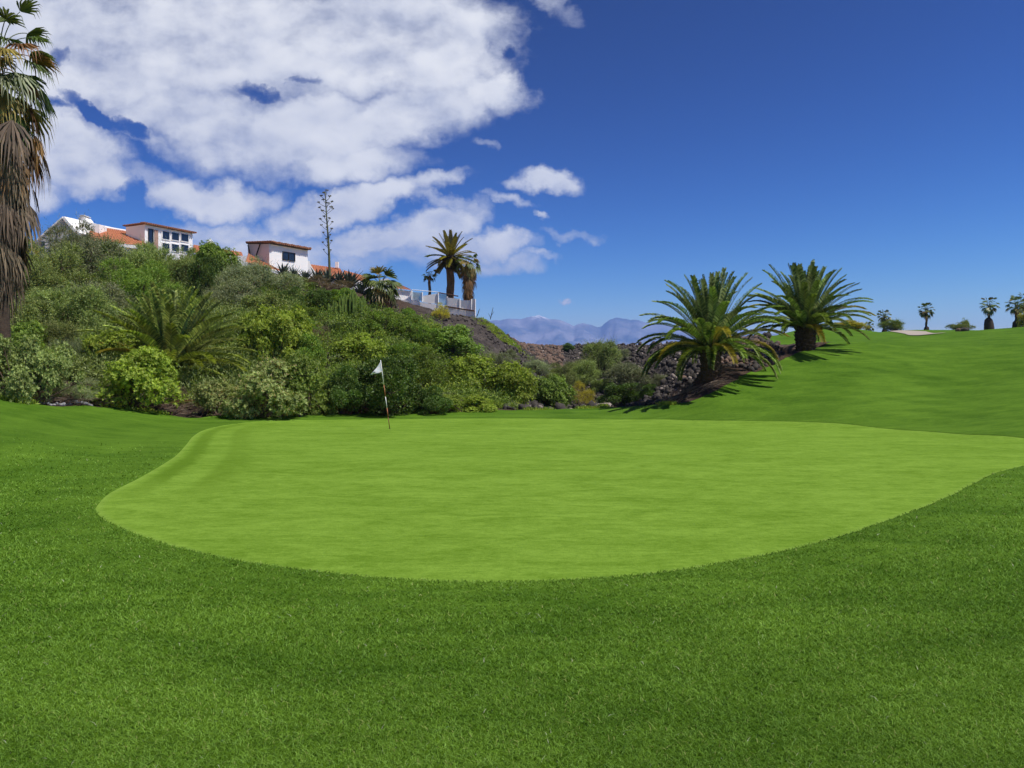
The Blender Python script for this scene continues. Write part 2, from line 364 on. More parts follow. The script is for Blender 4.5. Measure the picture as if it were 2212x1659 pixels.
# outline of the putting green
GP = [(207,1103),(214,1088),(232,1070),(262,1053),(300,1034),(345,1008),(380,985),(402,962),(418,943),(440,930),(480,921),(540,915),(620,911),(740,908),(880,906),(1020,905),(1200,905.5),(1400,908.5),(1521,913),(1680,917.5),(1833,923.5),(1990,934),(2100,943),(2212,953),
      (2290,962),(2325,972),(2300,984),(2212,1007),(2146,1025),(2100,1048),(2052,1073),(1990,1100),(1927,1123),(1833,1156),(1708,1190),(1600,1212),(1500,1230),(1380,1246),(1240,1256),(1100,1261),(960,1260),(820,1252),(700,1240),(590,1226),(480,1208),(380,1184),(310,1162),(255,1140),(222,1122)]
def ring():
    P = []
    for px, py in GP:
        u, v = ray(px, py); Y = -H/v; P.append((u*Y, Y))
    P = np.array(P)
    # catmull-rom closed
    out = []
    n = len(P)
    for i in range(n):
        p0, p1, p2, p3 = P[i-1], P[i], P[(i+1) % n], P[(i+2) % n]
        k = max(2, int(np.linalg.norm(p2-p1)/.16))
        for t in np.arange(k)/k:
            out.append(.5*((2*p1)+(-p0+p2)*t+(2*p0-5*p1+4*p2-p3)*t*t+(-p0+3*p1-3*p2+p3)*t**3))
    return np.array(out)
RG = ring(); cen = RG.mean(0)
tn = np.roll(RG, -1, 0)-np.roll(RG, 1, 0); tn /= np.linalg.norm(tn, axis=1)[:, None]; nin = np.stack([-tn[:, 1], tn[:, 0]], 1)
if ((cen-RG)*nin).sum() < 0: nin = -nin
nin = np.stack([sm(np.concatenate([nin[-12:, k], nin[:, k], nin[:12, k]]), gauss(5, 12), 0)[12:-12] for k in range(2)], 1)

def gdist(x, y):
    q = RG[::6]; out = np.empty(len(x), np.float32)
    for a in range(0, len(x), 20000): out[a:a+20000] = np.sqrt(((x[a:a+20000, None]-q[None, :, 0])**2+(y[a:a+20000, None]-q[None, :, 1])**2).min(1))
    return np.minimum(out, 60)
xs = np.concatenate([-np.geomspace(60, 16000, 40)[::-1], np.arange(-59.6, 75, .4), np.geomspace(75, 16000, 40)])
ys = np.concatenate([-np.geomspace(6, 8000, 26)[::-1], np.arange(-5.6, 125, .4), np.geomspace(125, 16000, 46)])
Xg, Yg = np.meshgrid(xs, ys, indexing='ij'); Zg = tz(Xg.ravel(), Yg.ravel()).reshape(Xg.shape)
nx, ny = Xg.shape; I = np.arange(nx*ny).reshape(nx, ny)
Fg = np.stack([I[:-1, :-1], I[1:, :-1], I[1:, 1:], I[:-1, 1:]], -1).reshape(-1, 4)
soil = soilmask(Xg.ravel(), Yg.ravel())
ug = CX + Xg.ravel()/np.maximum(Yg.ravel(), .5)*F; yg = Yg.ravel()
lava = np.clip((ug-860-(62-yg)*3)/60, 0, 1)*np.clip((yg-40)/5, 0, 1)
# green strip on the crest of the slope nose
strip = np.exp(-((ug-(1062+ (64-yg)*-0 ))/26)**2)*np.clip((yg-63.5)/1.0, 0, 1)*np.clip((69-yg)/2., 0, 1)
strip2 = np.exp(-((ug-1105)/22)**2)*np.clip((yg-61)/2, 0, 1)*np.clip((72-yg)/2., 0, 1)
red = np.clip(np.exp(-((ug-1140)/60)**2)*np.clip((yg-68)/5, 0, 1) + np.exp(-((ug-1620)/75)**2)*np.clip((yg-38)/4, 0, 1), 0, 1)
soil = soil*(1-.9*np.clip(strip+strip2, 0, 1))

def grass_color(q, dark, light, fine=True):
    P = q.pos()
    n1 = q.noise(P, .35, 3, .5, (1, .6, 1, .3)); n2 = q.noise(P, 1.0, 5, .6, (.55, 1.5, 1, .10), .8); n3 = q.noise(P, 18., 5, .7)
    n4 = q.noise(P, 6.0, 5, .7); gd = q.attr('gdist'); bd = q.math('SINE', q.math('MULTIPLY', q.math('ADD', gd, q.math('MULTIPLY', n1, 1.0)), 4.2))
    f = q.math('ADD', q.math('ADD', q.math('MULTIPLY', n1, .22), q.math('MULTIPLY', q.math('ADD', bd, 1.8), .020)), q.math('ADD', q.math('MULTIPLY', n2, .42), q.math('ADD', q.math('MULTIPLY', n3, .22), q.math('MULTIPLY', n4, .22))))
    return q.mix(q.ramp(f, .45, .69), dark, light), n3, n2
def ground_mat():
    m, nt, p, out = mat_new('ground'); q = NT(nt); P = q.pos()
    g, n3, n2 = grass_color(q, (.043, .102, .007), (.102, .195, .018))
    s1 = q.noise(P, 1.4, 6, .65); s2 = q.noise(P, 9., 5, .7); s3 = q.noise(P, .5, 3)
    brown = q.mix(q.ramp(s2, .3, .7), (.035, .024, .018), (.12, .082, .062))
    lav = q.mix(q.ramp(s1, .35, .65), (.033, .029, .028), (.105, .088, .078)); lav = q.mix(q.ramp(s2, .58, .74), lav, (.22, .18, .15))
    rd = q.mix(q.ramp(s2, .3, .7), (.12, .075, .055), (.26, .175, .125))
    so = q.mix(q.attr('lava'), brown, lav); so = q.mix(q.math('MULTIPLY', q.attr('red'), q.ramp(s1, .35, .6)), so, rd)
    e = q.math('ADD', q.attr('soil'), q.math('MULTIPLY', q.math('SUBTRACT', q.noise(P, 3.5, 5, .7), .5), .9))
    k = q.ramp(e, .46, .56)
    q.L(q.mix(k, g, so), p.inputs['Base Color']); p.inputs['Roughness'].default_value = .95; p.inputs['Specular IOR Level'].default_value = .03
    h = q.mix(k, q.math('MULTIPLY', n3, .35), q.math('ADD', q.math('MULTIPLY', s2, 2.0), q.math('MULTIPLY', s1, 5.)))
    q.L(q.bump(h, .9, .06), p.inputs['Normal'])
    return m
ground = np_mesh('ground', np.stack([Xg.ravel(), Yg.ravel(), Zg.ravel()], 1), Fg, ground_mat(), None, True, {'soil': soil, 'lava': lava, 'red': red, 'gdist': gdist(Xg.ravel(), Yg.ravel())})
tag(ground, 'rolling ground with rough grass, bare soil slope and dark lava gully', kind='structure')

# ------------------------------------------------------------------ putting green
offs = [0, .06, .12, .25, .4, .55, .7, .8, .9, 1.0, 1.15, 1.4]
rings = [RG+nin*o for o in offs]; dist = [np.full(len(RG), o) for o in offs]
last = rings[-1]
for k in range(1, 30): t = k/30.; rings.append(last*(1-t)+cen*t); dist.append(np.full(len(RG), 1.4+t*9))
nr = len(RG); Vr = np.concatenate(rings + [cen[None]]); Dr = np.concatenate(dist+[[9]])
zr = tz(Vr[:, 0], Vr[:, 1])+.006+.0*Dr
fr = []
ii = np.arange(nr); jj = (ii+1) % nr
for k in range(len(rings)-1): fr.append(np.stack([k*nr+ii, k*nr+jj, (k+1)*nr+jj, (k+1)*nr+ii], 1))
fr = [np.concatenate(fr), np.stack([(len(rings)-1)*nr+ii, (len(rings)-1)*nr+jj, np.full(nr, len(Vr)-1)], 1)]
ur = CX+Vr[:, 0]/Vr[:, 1]*F
cw = np.clip((600-ur)/180, 0, 1)*np.clip((Vr[:, 1]-10.5)/3, 0, 1)
def green_mat():
    m, nt, p, out = mat_new('putting_green'); q = NT(nt); P = q.pos()
    n1 = q.noise(P, .3, 3, .5); n2 = q.noise(P, 1.2, 6, .66, (.85, 1.5, 1, .12), .8); n3 = q.noise(P, 26., 5, .75); n4 = q.noise(P, 5.0, 5, .7, (.8, 1.4, 1))
    n5 = q.noise(P, 12., 4, .7, (.6, 1.2, 1))
    f = q.math('ADD', q.math('MULTIPLY', n1, .14), q.math('ADD', q.math('MULTIPLY', n2, .30), q.math('ADD', q.math('MULTIPLY', n3, .22), q.math('ADD', q.math('MULTIPLY', n4, .22), q.math('MULTIPLY', n5, .20)))))
    c = q.mix(q.ramp(f, .46, .61), (.102, .194, .015), (.184, .308, .038))
    d = q.attr('dist'); w = q.attr('cw'); dn = q.math('ADD', d, q.math('MULTIPLY', q.math('SUBTRACT', n4, .5), .5))
    edge = q.ramp(d, 0.0, .11, 1, 0)
    c = q.mix(q.math('MULTIPLY', edge, .35), c, (.23, .34, .07))
    band = q.math('MULTIPLY', q.math('MULTIPLY', q.ramp(dn, .12, .25), q.ramp(dn, .45, .6, 1, 0)), w)
    c = q.mix(q.math('MULTIPLY', band, .7), c, (.075, .150, .008))
    b2 = q.math('MULTIPLY', q.math('MULTIPLY', q.ramp(dn, .95, 1.1), q.ramp(dn, 1.35, 1.9, 1, 0)), w)
    c = q.mix(q.math('MULTIPLY', b2, .7), c, (.08, .155, .008))
    q.L(c, p.inputs['Base Color']); p.inputs['Roughness'].default_value = 1; p.inputs['Specular IOR Level'].default_value = .02
    q.L(q.bump(q.math('ADD', n3, q.math('MULTIPLY', n2, 1.5)), .6, .02), p.inputs['Normal']); return m
green = np_mesh('putting_green', np.column_stack([Vr, zr]), fr, green_mat(), None, True, {'dist': Dr, 'cw': cw})
tag(green, 'smooth pale putting green with a mown edge', kind='structure')
# rough lip: the taller grass round the green stands a few centimetres above it
prof = [(-.0, .004), (.012, .018), (.05, .024), (.35, .020), (.8, .010), (1.3, -.01)]
Vl = np.concatenate([np.column_stack([RG-nin*o, tz((RG-nin*o)[:, 0], (RG-nin*o)[:, 1])+h]) for o, h in prof])
Fl = np.concatenate([np.stack([k*nr+ii, (k+1)*nr+ii, (k+1)*nr+jj, k*nr+jj], 1) for k in range(len(prof)-1)])
def lip_mat():
    m, nt, p, out = mat_new('rough_lip'); q = NT(nt); g, n3, n2 = grass_color(q, (.043, .102, .007), (.102, .195, .018)); q.L(g, p.inputs['Base Color'])
    p.inputs['Roughness'].default_value = .95; p.inputs['Specular IOR Level'].default_value = .03; q.L(q.bump(n3, .9, .03), p.inputs['Normal']); return m
M['lip'] = lip_mat()
tag(np_mesh('rough_grass_edge', Vl, Fl, M['lip'], None, True), 'raised lip of rough grass round the putting green', kind='structure')

# ------------------------------------------------------------------ grass blades in the foreground rough
def in_green(x, y, grow=0.0):
    RGp = RG - nin*grow
    inside = np.zeros(len(x), bool); x0, y0 = RGp[:, 0], RGp[:, 1]; x1, y1 = np.roll(x0, -1), np.roll(y0, -1)
    for a, b, c_, d_ in zip(x0[::3], y0[::3], np.roll(x0[::3], -1), np.roll(y0[::3], -1)):
        cnd = (b > y) != (d_ > y)
        if not cnd.any(): continue
        xi = (c_-a)*(y-b)/(d_-b+1e-12)+a
        inside ^= cnd & (x < xi)
    return inside
def blades(n, dmin, dmax, seed, power):
    g = np.random.default_rng(seed)
    t = g.random(n); d = (dmin**(1-power)+t*(dmax**(1-power)-dmin**(1-power)))**(1/(1-power))
    u = g.uniform(-1.0, 1.0, n); x = u*d; y = d
    k = ~in_green(x, y, .0) & (g.random(n) < np.clip((20-d)/12, 0, 1)); x, y, d = x[k], y[k], d[k]; n = len(x)
    h = g.uniform(.5, 1.15, n)*(.016+.0010*d); w = np.maximum(.0013, .00042*d)*g.uniform(.7, 1.4, n)
    a = g.random(n)*2*np.pi; lean = g.uniform(.7, 2.4, n)*h; b = a + g.normal(0, 1.4, n)
    z = tz(x, y) - .002
    z = z + .006*in_green(x, y, 1.0) + .007*in_green(x, y, .6) + .006*in_green(x, y, .3)
    base = np.stack([x, y, z], 1); wd = np.stack([np.cos(b)*w, np.sin(b)*w, 0*w], 1)
    l1 = np.stack([np.cos(a)*lean*.35, np.sin(a)*lean*.35, h*.7], 1); l2 = np.stack([np.cos(a)*lean, np.sin(a)*lean, h], 1)
    V = np.empty((n, 5, 3)); V[:, 0] = base-wd; V[:, 1] = base+wd; V[:, 2] = base+l1+wd*.8; V[:, 3] = base+l1-wd*.8; V[:, 4] = base+l2
    o = np.arange(n)[:, None]*5
    return V.reshape(-1, 3), o+np.array([[0, 1, 2, 3]]), o+np.array([[3, 2, 4]]), np.repeat(g.random(n), 5), np.repeat(gdist(x, y), 5)
def blade_mat():
    m, nt, p, out = mat_new('grass_blade'); q = NT(nt)
    g, n3, n2 = grass_color(q, (.072, .165, .008), (.178, .318, .027))
    r = q.attr('rnd'); hs = q.N('ShaderNodeHueSaturation'); q.L(g, hs.inputs['Color']); q.L(q.ramp(r, 0, 1, .5, 1.62), hs.inputs['Value']); q.L(q.ramp(r, 0, 1, 1.08, .88), hs.inputs['Saturation'])
    bc = q.mix(q.math('GREATER_THAN', r, .98), hs.outputs[0], (.36, .40, .12)); bc = q.mix(q.math('GREATER_THAN', r, .9985), bc, (.62, .62, .45))
    q.L(bc, p.inputs['Base Color']); p.inputs['Roughness'].default_value = .6; p.inputs['Specular IOR Level'].default_value = .1
    tr = q.N('ShaderNodeBsdfTranslucent'); q.L(bc, tr.inputs[0]); mx = q.N('ShaderNodeMixShader'); mx.inputs[0].default_value = .3
    q.L(p.outputs[0], mx.inputs[1]); q.L(tr.outputs[0], mx.inputs[2]); q.L(mx.outputs[0], out.inputs[0]); return m
B = blades(1080000, 2.2, 20, 3, 2.0)
gb = np_mesh('grass', B[0], [B[1], B[2]], blade_mat(), None, False, {'rnd': B[3], 'gdist': B[4]})
tag(gb, 'short leafy blades of rough grass in the foreground', 'grass', kind='stuff')

# ------------------------------------------------------------------ far mountains
def mountain():
    key = [(700,700),(900,696),(1060,693),(1090,691),(1120,689),(1135,688),(1147,684),(1158,680.5),(1166,681),(1176,685),(1190,689),(1210,692),(1228,699),(1240,704),(1250,699),(1262,697),(1275,701),(1290,708),(1298,707),(1308,698),(1316,692),(1330,686.5),(1345,688),(1365,689),(1385,694),(1400,698),(1450,700),(1520,706),(1600,712),(1700,722),(1800,735),(1950,760),(2150,800),(2400,815)]
    px = np.arange(700, 2400, 3.); Yr = 12000.; n = len(px); m = 46
    g = np.random.default_rng(4)
    rid = np.interp(px, [k[0] for k in key], [k[1] for k in key])
    rough = sum(np.interp(px, np.arange(690, 2420, s), g.normal(0, a, len(np.arange(690, 2420, s)))) for s, a in ((14, 1.0), (6, .5)))
    zr_ = H + (815-(rid+rough))/F*Yr
    T = np.linspace(0, 1.25, m); V = np.zeros((n, m, 3))
    # fbm relief
    def fb(a, b):
        s = 0
        for k in range(6):
            f_ = 2**k; s = s + np.abs(np.sin(a*f_*1.7+k*2.1+1.3*np.sin(b*f_*1.1+k)))*(.55**k)
        return s
    for j, t in enumerate(T):
        tt = min(t, 1.0); prof_ = tt**1.5
        Y = 8500 + (Yr-8500)*t
        z = -30 + (zr_+30)*prof_ if t <= 1 else (zr_+30)*max(0, 1-(t-1)*2)-30
        x = (px-CX)/F*Y
        rel = (fb(x/520., Y/700.)-1.0)*130*np.sin(np.pi*min(1, t))**1.0
        V[:, j, 0] = x; V[:, j, 1] = Y; V[:, j, 2] = np.minimum(z+rel, H+(zr_-H)*Y/Yr) if t < 1 else z
    I_ = np.arange(n*m).reshape(n, m); Fm = np.stack([I_[:-1, :-1], I_[1:, :-1], I_[1:, 1:], I_[:-1, 1:]], -1).reshape(-1, 4)
    mt, nt, p, out = mat_new('mountain'); q = NT(nt); P = q.pos()
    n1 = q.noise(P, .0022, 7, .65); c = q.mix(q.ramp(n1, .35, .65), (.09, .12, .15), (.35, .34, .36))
    sx = q.N('ShaderNodeSeparateXYZ'); q.L(P, sx.inputs[0])
    # snow near the volcano's summit
    hz = q.ramp(sx.outputs[2], 830, 900); nearx = q.ramp(q.math('ABSOLUTE', q.math('SUBTRACT', sx.outputs[0], (1163-CX)/F*11900)), 90, 200, 1, 0)
    sn = q.math('MULTIPLY', q.math('MULTIPLY', hz, nearx), q.ramp(q.noise(P, .006, 4), .44, .54))
    c = q.mix(sn, c, (.85, .87, .9)); q.L(c, p.inputs['Base Color']); p.inputs['Roughness'].default_value = 1; p.inputs['Specular IOR Level'].default_value = 0
    o = np_mesh('mountain_range', V.reshape(-1, 3), Fm, mt, None, True)
    tag(o, 'distant hazy blue mountain range with a snow-streaked volcano peak', kind='structure')
mountain()

# ------------------------------------------------------------------ haze
hz = MB(); hz.box((-15500, -600, -33), (31000, 0, 0), (0, 15600, 0), (0, 0, 1033)); hzo = hz.build('haze', None)
mh = bpy.data.materials.new('haze'); mh.use_nodes = True; mh.node_tree.nodes.clear(); pv = mh.node_tree.nodes.new('ShaderNodeVolumePrincipled')
pv.inputs['Color'].default_value = (.25, .46, 1.0, 1); pv.inputs['Density'].default_value = 1.0e-4; pv.inputs['Anisotropy'].default_value = .2
mh.node_tree.links.new(pv.outputs[0], mh.node_tree.nodes.new('ShaderNodeOutputMaterial').inputs['Volume']); hzo.data.materials.append(mh)
tag(hzo, 'thin blue haze in the air towards the mountains', kind='stuff')
# ------------------------------------------------------------------ flagstick
def flagstick():
    Y = 25.6; b = at(842, 927, Y); b.z = gz(b.x, b.y); t = at(822, 778, Y+.0)
    r = empty('golf_flagstick', b, 'white triangular flag on a leaning red and white striped stick standing in the putting green', 'flagstick')
    d = t-b
    red = plain('red_band', (.42, .15, .06), .45, .12, 9); wh = plain('white_band', (.78, .78, .74), .4, .05, 9); dk = plain('dark_band', (.20, .06, .03), .5, .2, 9)
    for a, c, mt in ((0, .17, dk), (.17, .304, red), (.304, .47, wh), (.47, .64, red), (.64, 1.0, wh)):
        mb = MB(); mb.tube([b+d*a, b+d*c], .0125, 10); mb.build('pole_band', mt, r, True)
    fl = MB(); n = 10; h0 = b+d*.985; h1 = b+d*.828
    tip = at(799.5, 809, Y-.12)
    V = []
    for i in range(n+1):
        s = i/n
        for j in range(n+1):
            q = j/n; e = h0*(1-q)+h1*q; edge_top = h0.lerp(tip, s); edge_bot = h1.lerp(tip, s); p = edge_top.lerp(edge_bot, q)
            p = p + Vector((0, 1, 0))*(.05*math.sin(s*7+q*2)*s) + Vector((0, 0, -1))*(.045*math.sin(math.pi*s))*(1-q*.3) + Vector((0, 0, .02))*math.sin(math.pi*s)*q
            V.append(p)
    fl.add(V, [(i*(n+1)+j, (i+1)*(n+1)+j, (i+1)*(n+1)+j+1, i*(n+1)+j+1) for i in range(n) for j in range(n)])
    fm, nt, p, out = mat_new('flag_cloth'); p.inputs['Base Color'].default_value = (.80, .82, .88, 1); q = NT(nt); tr = q.N('ShaderNodeBsdfTranslucent'); tr.inputs[0].default_value = (.8, .82, .88, 1)
    mx = q.N('ShaderNodeMixShader'); mx.inputs[0].default_value = .35; q.L(p.outputs[0], mx.inputs[1]); q.L(tr.outputs[0], mx.inputs[2]); q.L(mx.outputs[0], out.inputs[0])
    f = fl.build('flag', fm, r, True); sol = f.modifiers.new('t', 'SOLIDIFY'); sol.thickness = .003
    # small dark marks printed near the fly end
    mb = MB()
    for k in range(3):
        c = at(805.2+k*2.0, 804.9-k*.55, Y-.22)
        mb.prism([c+Vector((-.011, 0, -.012)), c+Vector((.011, 0, -.012)), c+Vector((.014, 0, .011)), c+Vector((-.006, 0, .012))], (0, .01, 0))
    mb.build('printed_mark', plain('mark', (.16, .16, .24)), f)
    # the hole: a flat dark disc stands in for its shaded inside
    h = MB(); h.tube([b+Vector((0, 0, .008)), b+Vector((0, 0, .010))], .054, 20)
    tag(h.build('golf_hole_disc', M['dark'], None, origin=tuple(b)), 'flat dark disc standing for the shaded cup hole at the foot of the flagstick in the green', 'hole')
flagstick()

# ------------------------------------------------------------------ roofs and walls
def wallhit(px, py, C, d):
    u, v = ray(px, py); Y = (C[0]*d[1]-C[1]*d[0])/(u*d[1]-d[0]); return ((u*Y-C[0])*d[0]+(Y-C[1])*d[1], H+v*Y)
def tile_roof(eL, eR, rR, rL, tw=.24, cl=.38, amp=.05):
    """corrugated tiles running from eave to ridge"""
    eL, eR, rR, rL = map(Vector, (eL, eR, rR, rL)); nrm = (eR-eL).cross(rL-eL).normalized()
    if nrm.z < 0: nrm = -nrm
    nu = max(4, int((eR-eL).length/tw)*6); nv = max(2, int((rL-eL).length/cl))
    V, Fq = [], []
    for j in range(nv+1):
        for h in ((0, 1) if 0 < j < nv else (0,)):
            t = j/nv
            for i in range(nu+1):
                s = i/nu; p = eL.lerp(eR, s).lerp(rL.lerp(rR, s), t); ph = s*nu/6*math.pi
                V.append(p+nrm*(amp*abs(math.sin(ph))+(.035 if h else 0)))
    rows = len(V)//(nu+1)
    for r in range(rows-1):
        for i in range(nu): a = r*(nu+1)+i; Fq.append((a, a+1, a+nu+2, a+nu+1))
    return V, Fq
def add_win(root, C, d, n, quad, frame_m, pane_m, fw=.07, split=0, name='window'):
    """quad: pixel corners (px0,py_top,px1,py_bot) on the wall plane; n outward normal"""
    s0, z1 = wallhit(quad[0], quad[1], C, d); s1, z0 = wallhit(quad[2], quad[3], C, d)
    D = Vector((d[0], d[1], 0)); Nn = Vector((n[0], n[1], 0)); O = Vector((C[0], C[1], 0))
    fr = MB()
    def P(s, z, o): return O+D*s+Vector((0, 0, z))+Nn*o
    for a, b, c, e in ((s0, z0, s1, z0+fw), (s0, z1-fw, s1, z1), (s0, z0+fw, s0+fw, z1-fw), (s1-fw, z0+fw, s1, z1-fw)):
        fr.prism([P(a, b, -.03), P(c, b, -.03), P(c, e, -.03), P(a, e, -.03)], Nn*.10)
    if split:
        mdl = (s0+s1)/2; fr.prism([P(mdl-fw*.6, z0+fw, -.03), P(mdl+fw*.6, z0+fw, -.03), P(mdl+fw*.6, z1-fw, -.03), P(mdl-fw*.6, z1-fw, -.03)], Nn*.085)
    w = fr.build(name, frame_m, root)
    pn = MB(); pn.prism([P(s0+.01, z0+.01, .0), P(s1-.01, z0+.01, .0), P(s1-.01, z1-.01, .0), P(s0+.01, z1-.01, .0)], Nn*.02)
    o = pn.build('pane', pane_m, w, origin=None) if False else pn.build('pane', pane_m, None)
    # move to local coordinates of the root, then parent to the frame
    L0 = world_loc(root)
    for v in o.data.vertices: v.co -= L0
    o.parent = w
    return w
def unit2(x, y): l = math.hypot(x, y); return (x/l, y/l)

# villa with gable, chimney, tiled wing and windowed upper storey
def villa_one():
    C = (-33.4, 73.2); d = unit2(2.5, 4.7); n = (d[1], -d[0]); b2 = (-d[1], d[0])
    root = empty('white_villa', (C[0], C[1], 9.5), 'white villa with a stepped chimney, red tiled wing and large dark windows on the hilltop', 'house')
    D = Vector((*d, 0)); B2 = Vector((*b2, 0)); O = Vector((C[0], C[1], 0)); top = 15.55
    w = MB(); w.prism([O+Vector((0, 0, 9)), O+D*5.3+Vector((0, 0, 9)), O+D*5.3+B2*2.6+Vector((0, 0, 9)), O+B2*2.6+Vector((0, 0, 9))], (0, 0, top-9))
    w.build('upper_wall', M['white'], root)
    # reveal band under the eave and corner posts proud of the glazing
    rf = MB(); U = Vector((0, 0, 1))
    rf.prism([O-D*.12-B2*.25+U*(top+.01), O+D*5.4-B2*.25+U*(top+.01), O+D*5.4+B2*2.7+U*(top+.10), O-D*.12+B2*2.7+U*(top+.10)], (0, 0, .08))
    roof = rf.build('flat_roof', M['tile_edge'], root)
    tl = MB()
    s = -.2
    while s < 5.5:
        a = O+D*s-B2*.34+U*(top+.10); tl.tube([a, a+B2*.6+U*.04], .085, 8); s += .235
    s = .1
    while s < 2.8:
        a = O-D*.2+B2*s+U*(top+.12); tl.tube([a, a+D*.4], .07, 8); s += .22
    o = tl.build('roof_tiles', M['tile_edge'], None); L0 = world_loc(root)
    for v in o.data.vertices: v.co -= L0
    o.parent = roof
    fm = M['white']
    add_win(root, C, d, n, (319.5, 493, 331, 535), M['dark'], M['glass'], .06, name='glass_door')
    sh = MB(); s0, zt = wallhit(333, 496, C, d); s1, zb = wallhit(341, 540, C, d)
    sh.prism([O+D*s0+U*zb+Vector((*n, 0))*.005, O+D*s1+U*zb+Vector((*n, 0))*.005, O+D*s1+U*zt+Vector((*n, 0))*.005, O+D*s0+U*zt+Vector((*n, 0))*.005], Vector((*n, 0))*.05)
    sh.build('shutter', plain('tan_shutter', (.42, .26, .20), .7, .1), root)
    for q in ((349, 497, 366.5, 520), (369, 500, 387, 522), (389, 502.5, 407.5, 524.5), (389, 526, 407.5, 547), (369, 525, 387, 546), (349, 523, 366.5, 545)):
        add_win(root, C, d, n, q, fm, M['glass'], .06)
    # tiled wing
    eL, eR, rR, rL = at(190, 520, 70.2), at(322, 532, 72.0), at(284, 502, 76.5), at(196, 487.5, 74.0)
    V, Fq = tile_roof(eL, eR, rR, rL); mb = MB(); mb.add(V, Fq); rf2 = mb.build('tiled_roof', M['tile'], root)
    fa = MB(); dv = (eR-eL).normalized(); back = Vector((-dv.y, dv.x, 0))
    fa.prism([eL+U*-.02+back*-.03, eR+U*-.02+back*-.03, eR+U*-.30+back*-.03, eL+U*-.30+back*-.03], back*.25)
    fa.prism([eL+U*-.30+back*.4, eR+U*-.30+back*.4, eR+U*-3.8+back*.4, eL+U*-3.8+back*.4], back*1.5)
    fa.build('wing_wall', M['white'], root)
    rc = MB(); rc.tube([rL+U*.05, rR+U*.05], .12, 8); rc.build('ridge_cap', M['white'], root)
    # chimney stack block
    Yc = 72.6; pts = [(163.5, 520), (163.5, 476), (170, 474.5), (172, 467.5), (179.5, 467), (184, 472), (188.5, 479.5), (196, 480.5), (206, 483.5), (214.8, 484.5), (214.8, 520)]
    mb = MB(); mb.prism([at(x, y, Yc) for x, y in pts], (.0, 1.3, 0)); ch = mb.build('chimney', M['white'], root)
    mb = MB(); mb.box(at(170.5, 465.5, Yc-.1), (.46, 0, 0), (0, 1.2, 0), (0, 0, .06))
    mb.box(at(173, 467.6, Yc+.1), (.06, 0, 0), (0, .8, 0), (0, 0, .13)); mb.box(at(179, 467.6, Yc+.1), (.06, 0, 0), (0, .8, 0), (0, 0, .13))
    o = mb.build('chimney_cap', M['greywhite'], None)
    for v in o.data.vertices: v.co -= L0
    o.parent = ch
    # gable block
    Yg_ = 71.0; P0 = [(73, 562), (73, 530), (82, 519), (134, 473.5), (161, 506), (164, 562)]
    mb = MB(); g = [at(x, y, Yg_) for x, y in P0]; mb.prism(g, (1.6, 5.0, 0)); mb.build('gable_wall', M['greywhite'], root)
    mb = MB()
    pa, pb, pc = at(80, 519.5, Yg_-.12), at(134.5, 471.5, Yg_-.12), at(165.5, 508, Yg_-.12)
    mb.prism([pa, pb, pb+U*.16, pa+U*.16], (.3, 1.0, 0)); mb.prism([pb, pc, pc+U*.22+Vector((.1, 0, 0)), pb+U*.16+Vector((.16, 0, 0))], (1.7, 5.3, 0)); mb.build('gable_coping', M['white'], root)
    mb = MB(); mb.box(at(86, 541, Yg_-.06), (.42, 0, 0), (0, .05, 0), (0, 0, .8)); mb.build('small_window', M['glass'], root)
villa_one()

def villa_peek():
    root = empty('rear_villa', at(440, 545, 84), 'mostly hidden villa roof with a white pyramid chimney behind the dark green tree', 'house')
    mb = MB(); V, Fq = tile_roof(at(415, 546, 82), at(530, 566, 84), at(522, 545, 88), at(418, 529, 86)); mb.add(V, Fq); mb.build('tiled_roof', M['tile'], root)
    mb = MB(); a = at(413, 548, 82.5); mb.box(a+Vector((0, .3, -3)), (5.5, .5, 0), (0, 4, 0), (0, 0, 2.9)); mb.build('wall', M['white'], root)
    c = at(455, 526, 84); mb = MB(); s = .42
    mb.prism([c+Vector((-s, -s, -.6)), c+Vector((s, -s, -.6)), c+Vector((s, s, -.6)), c+Vector((-s, s, -.6))], (0, 0, .55))
    mb.add([c+Vector((-.36, -.36, -.04)), c+Vector((.36, -.36, -.04)), c+Vector((.36, .36, -.04)), c+Vector((-.36, .36, -.04)), c+Vector((0, 0, .52))], [(0, 1, 4), (1, 2, 4), (2, 3, 4), (3, 0, 4), (3, 2, 1, 0)])
    mb.build('chimney', M['white'], root)
villa_peek()

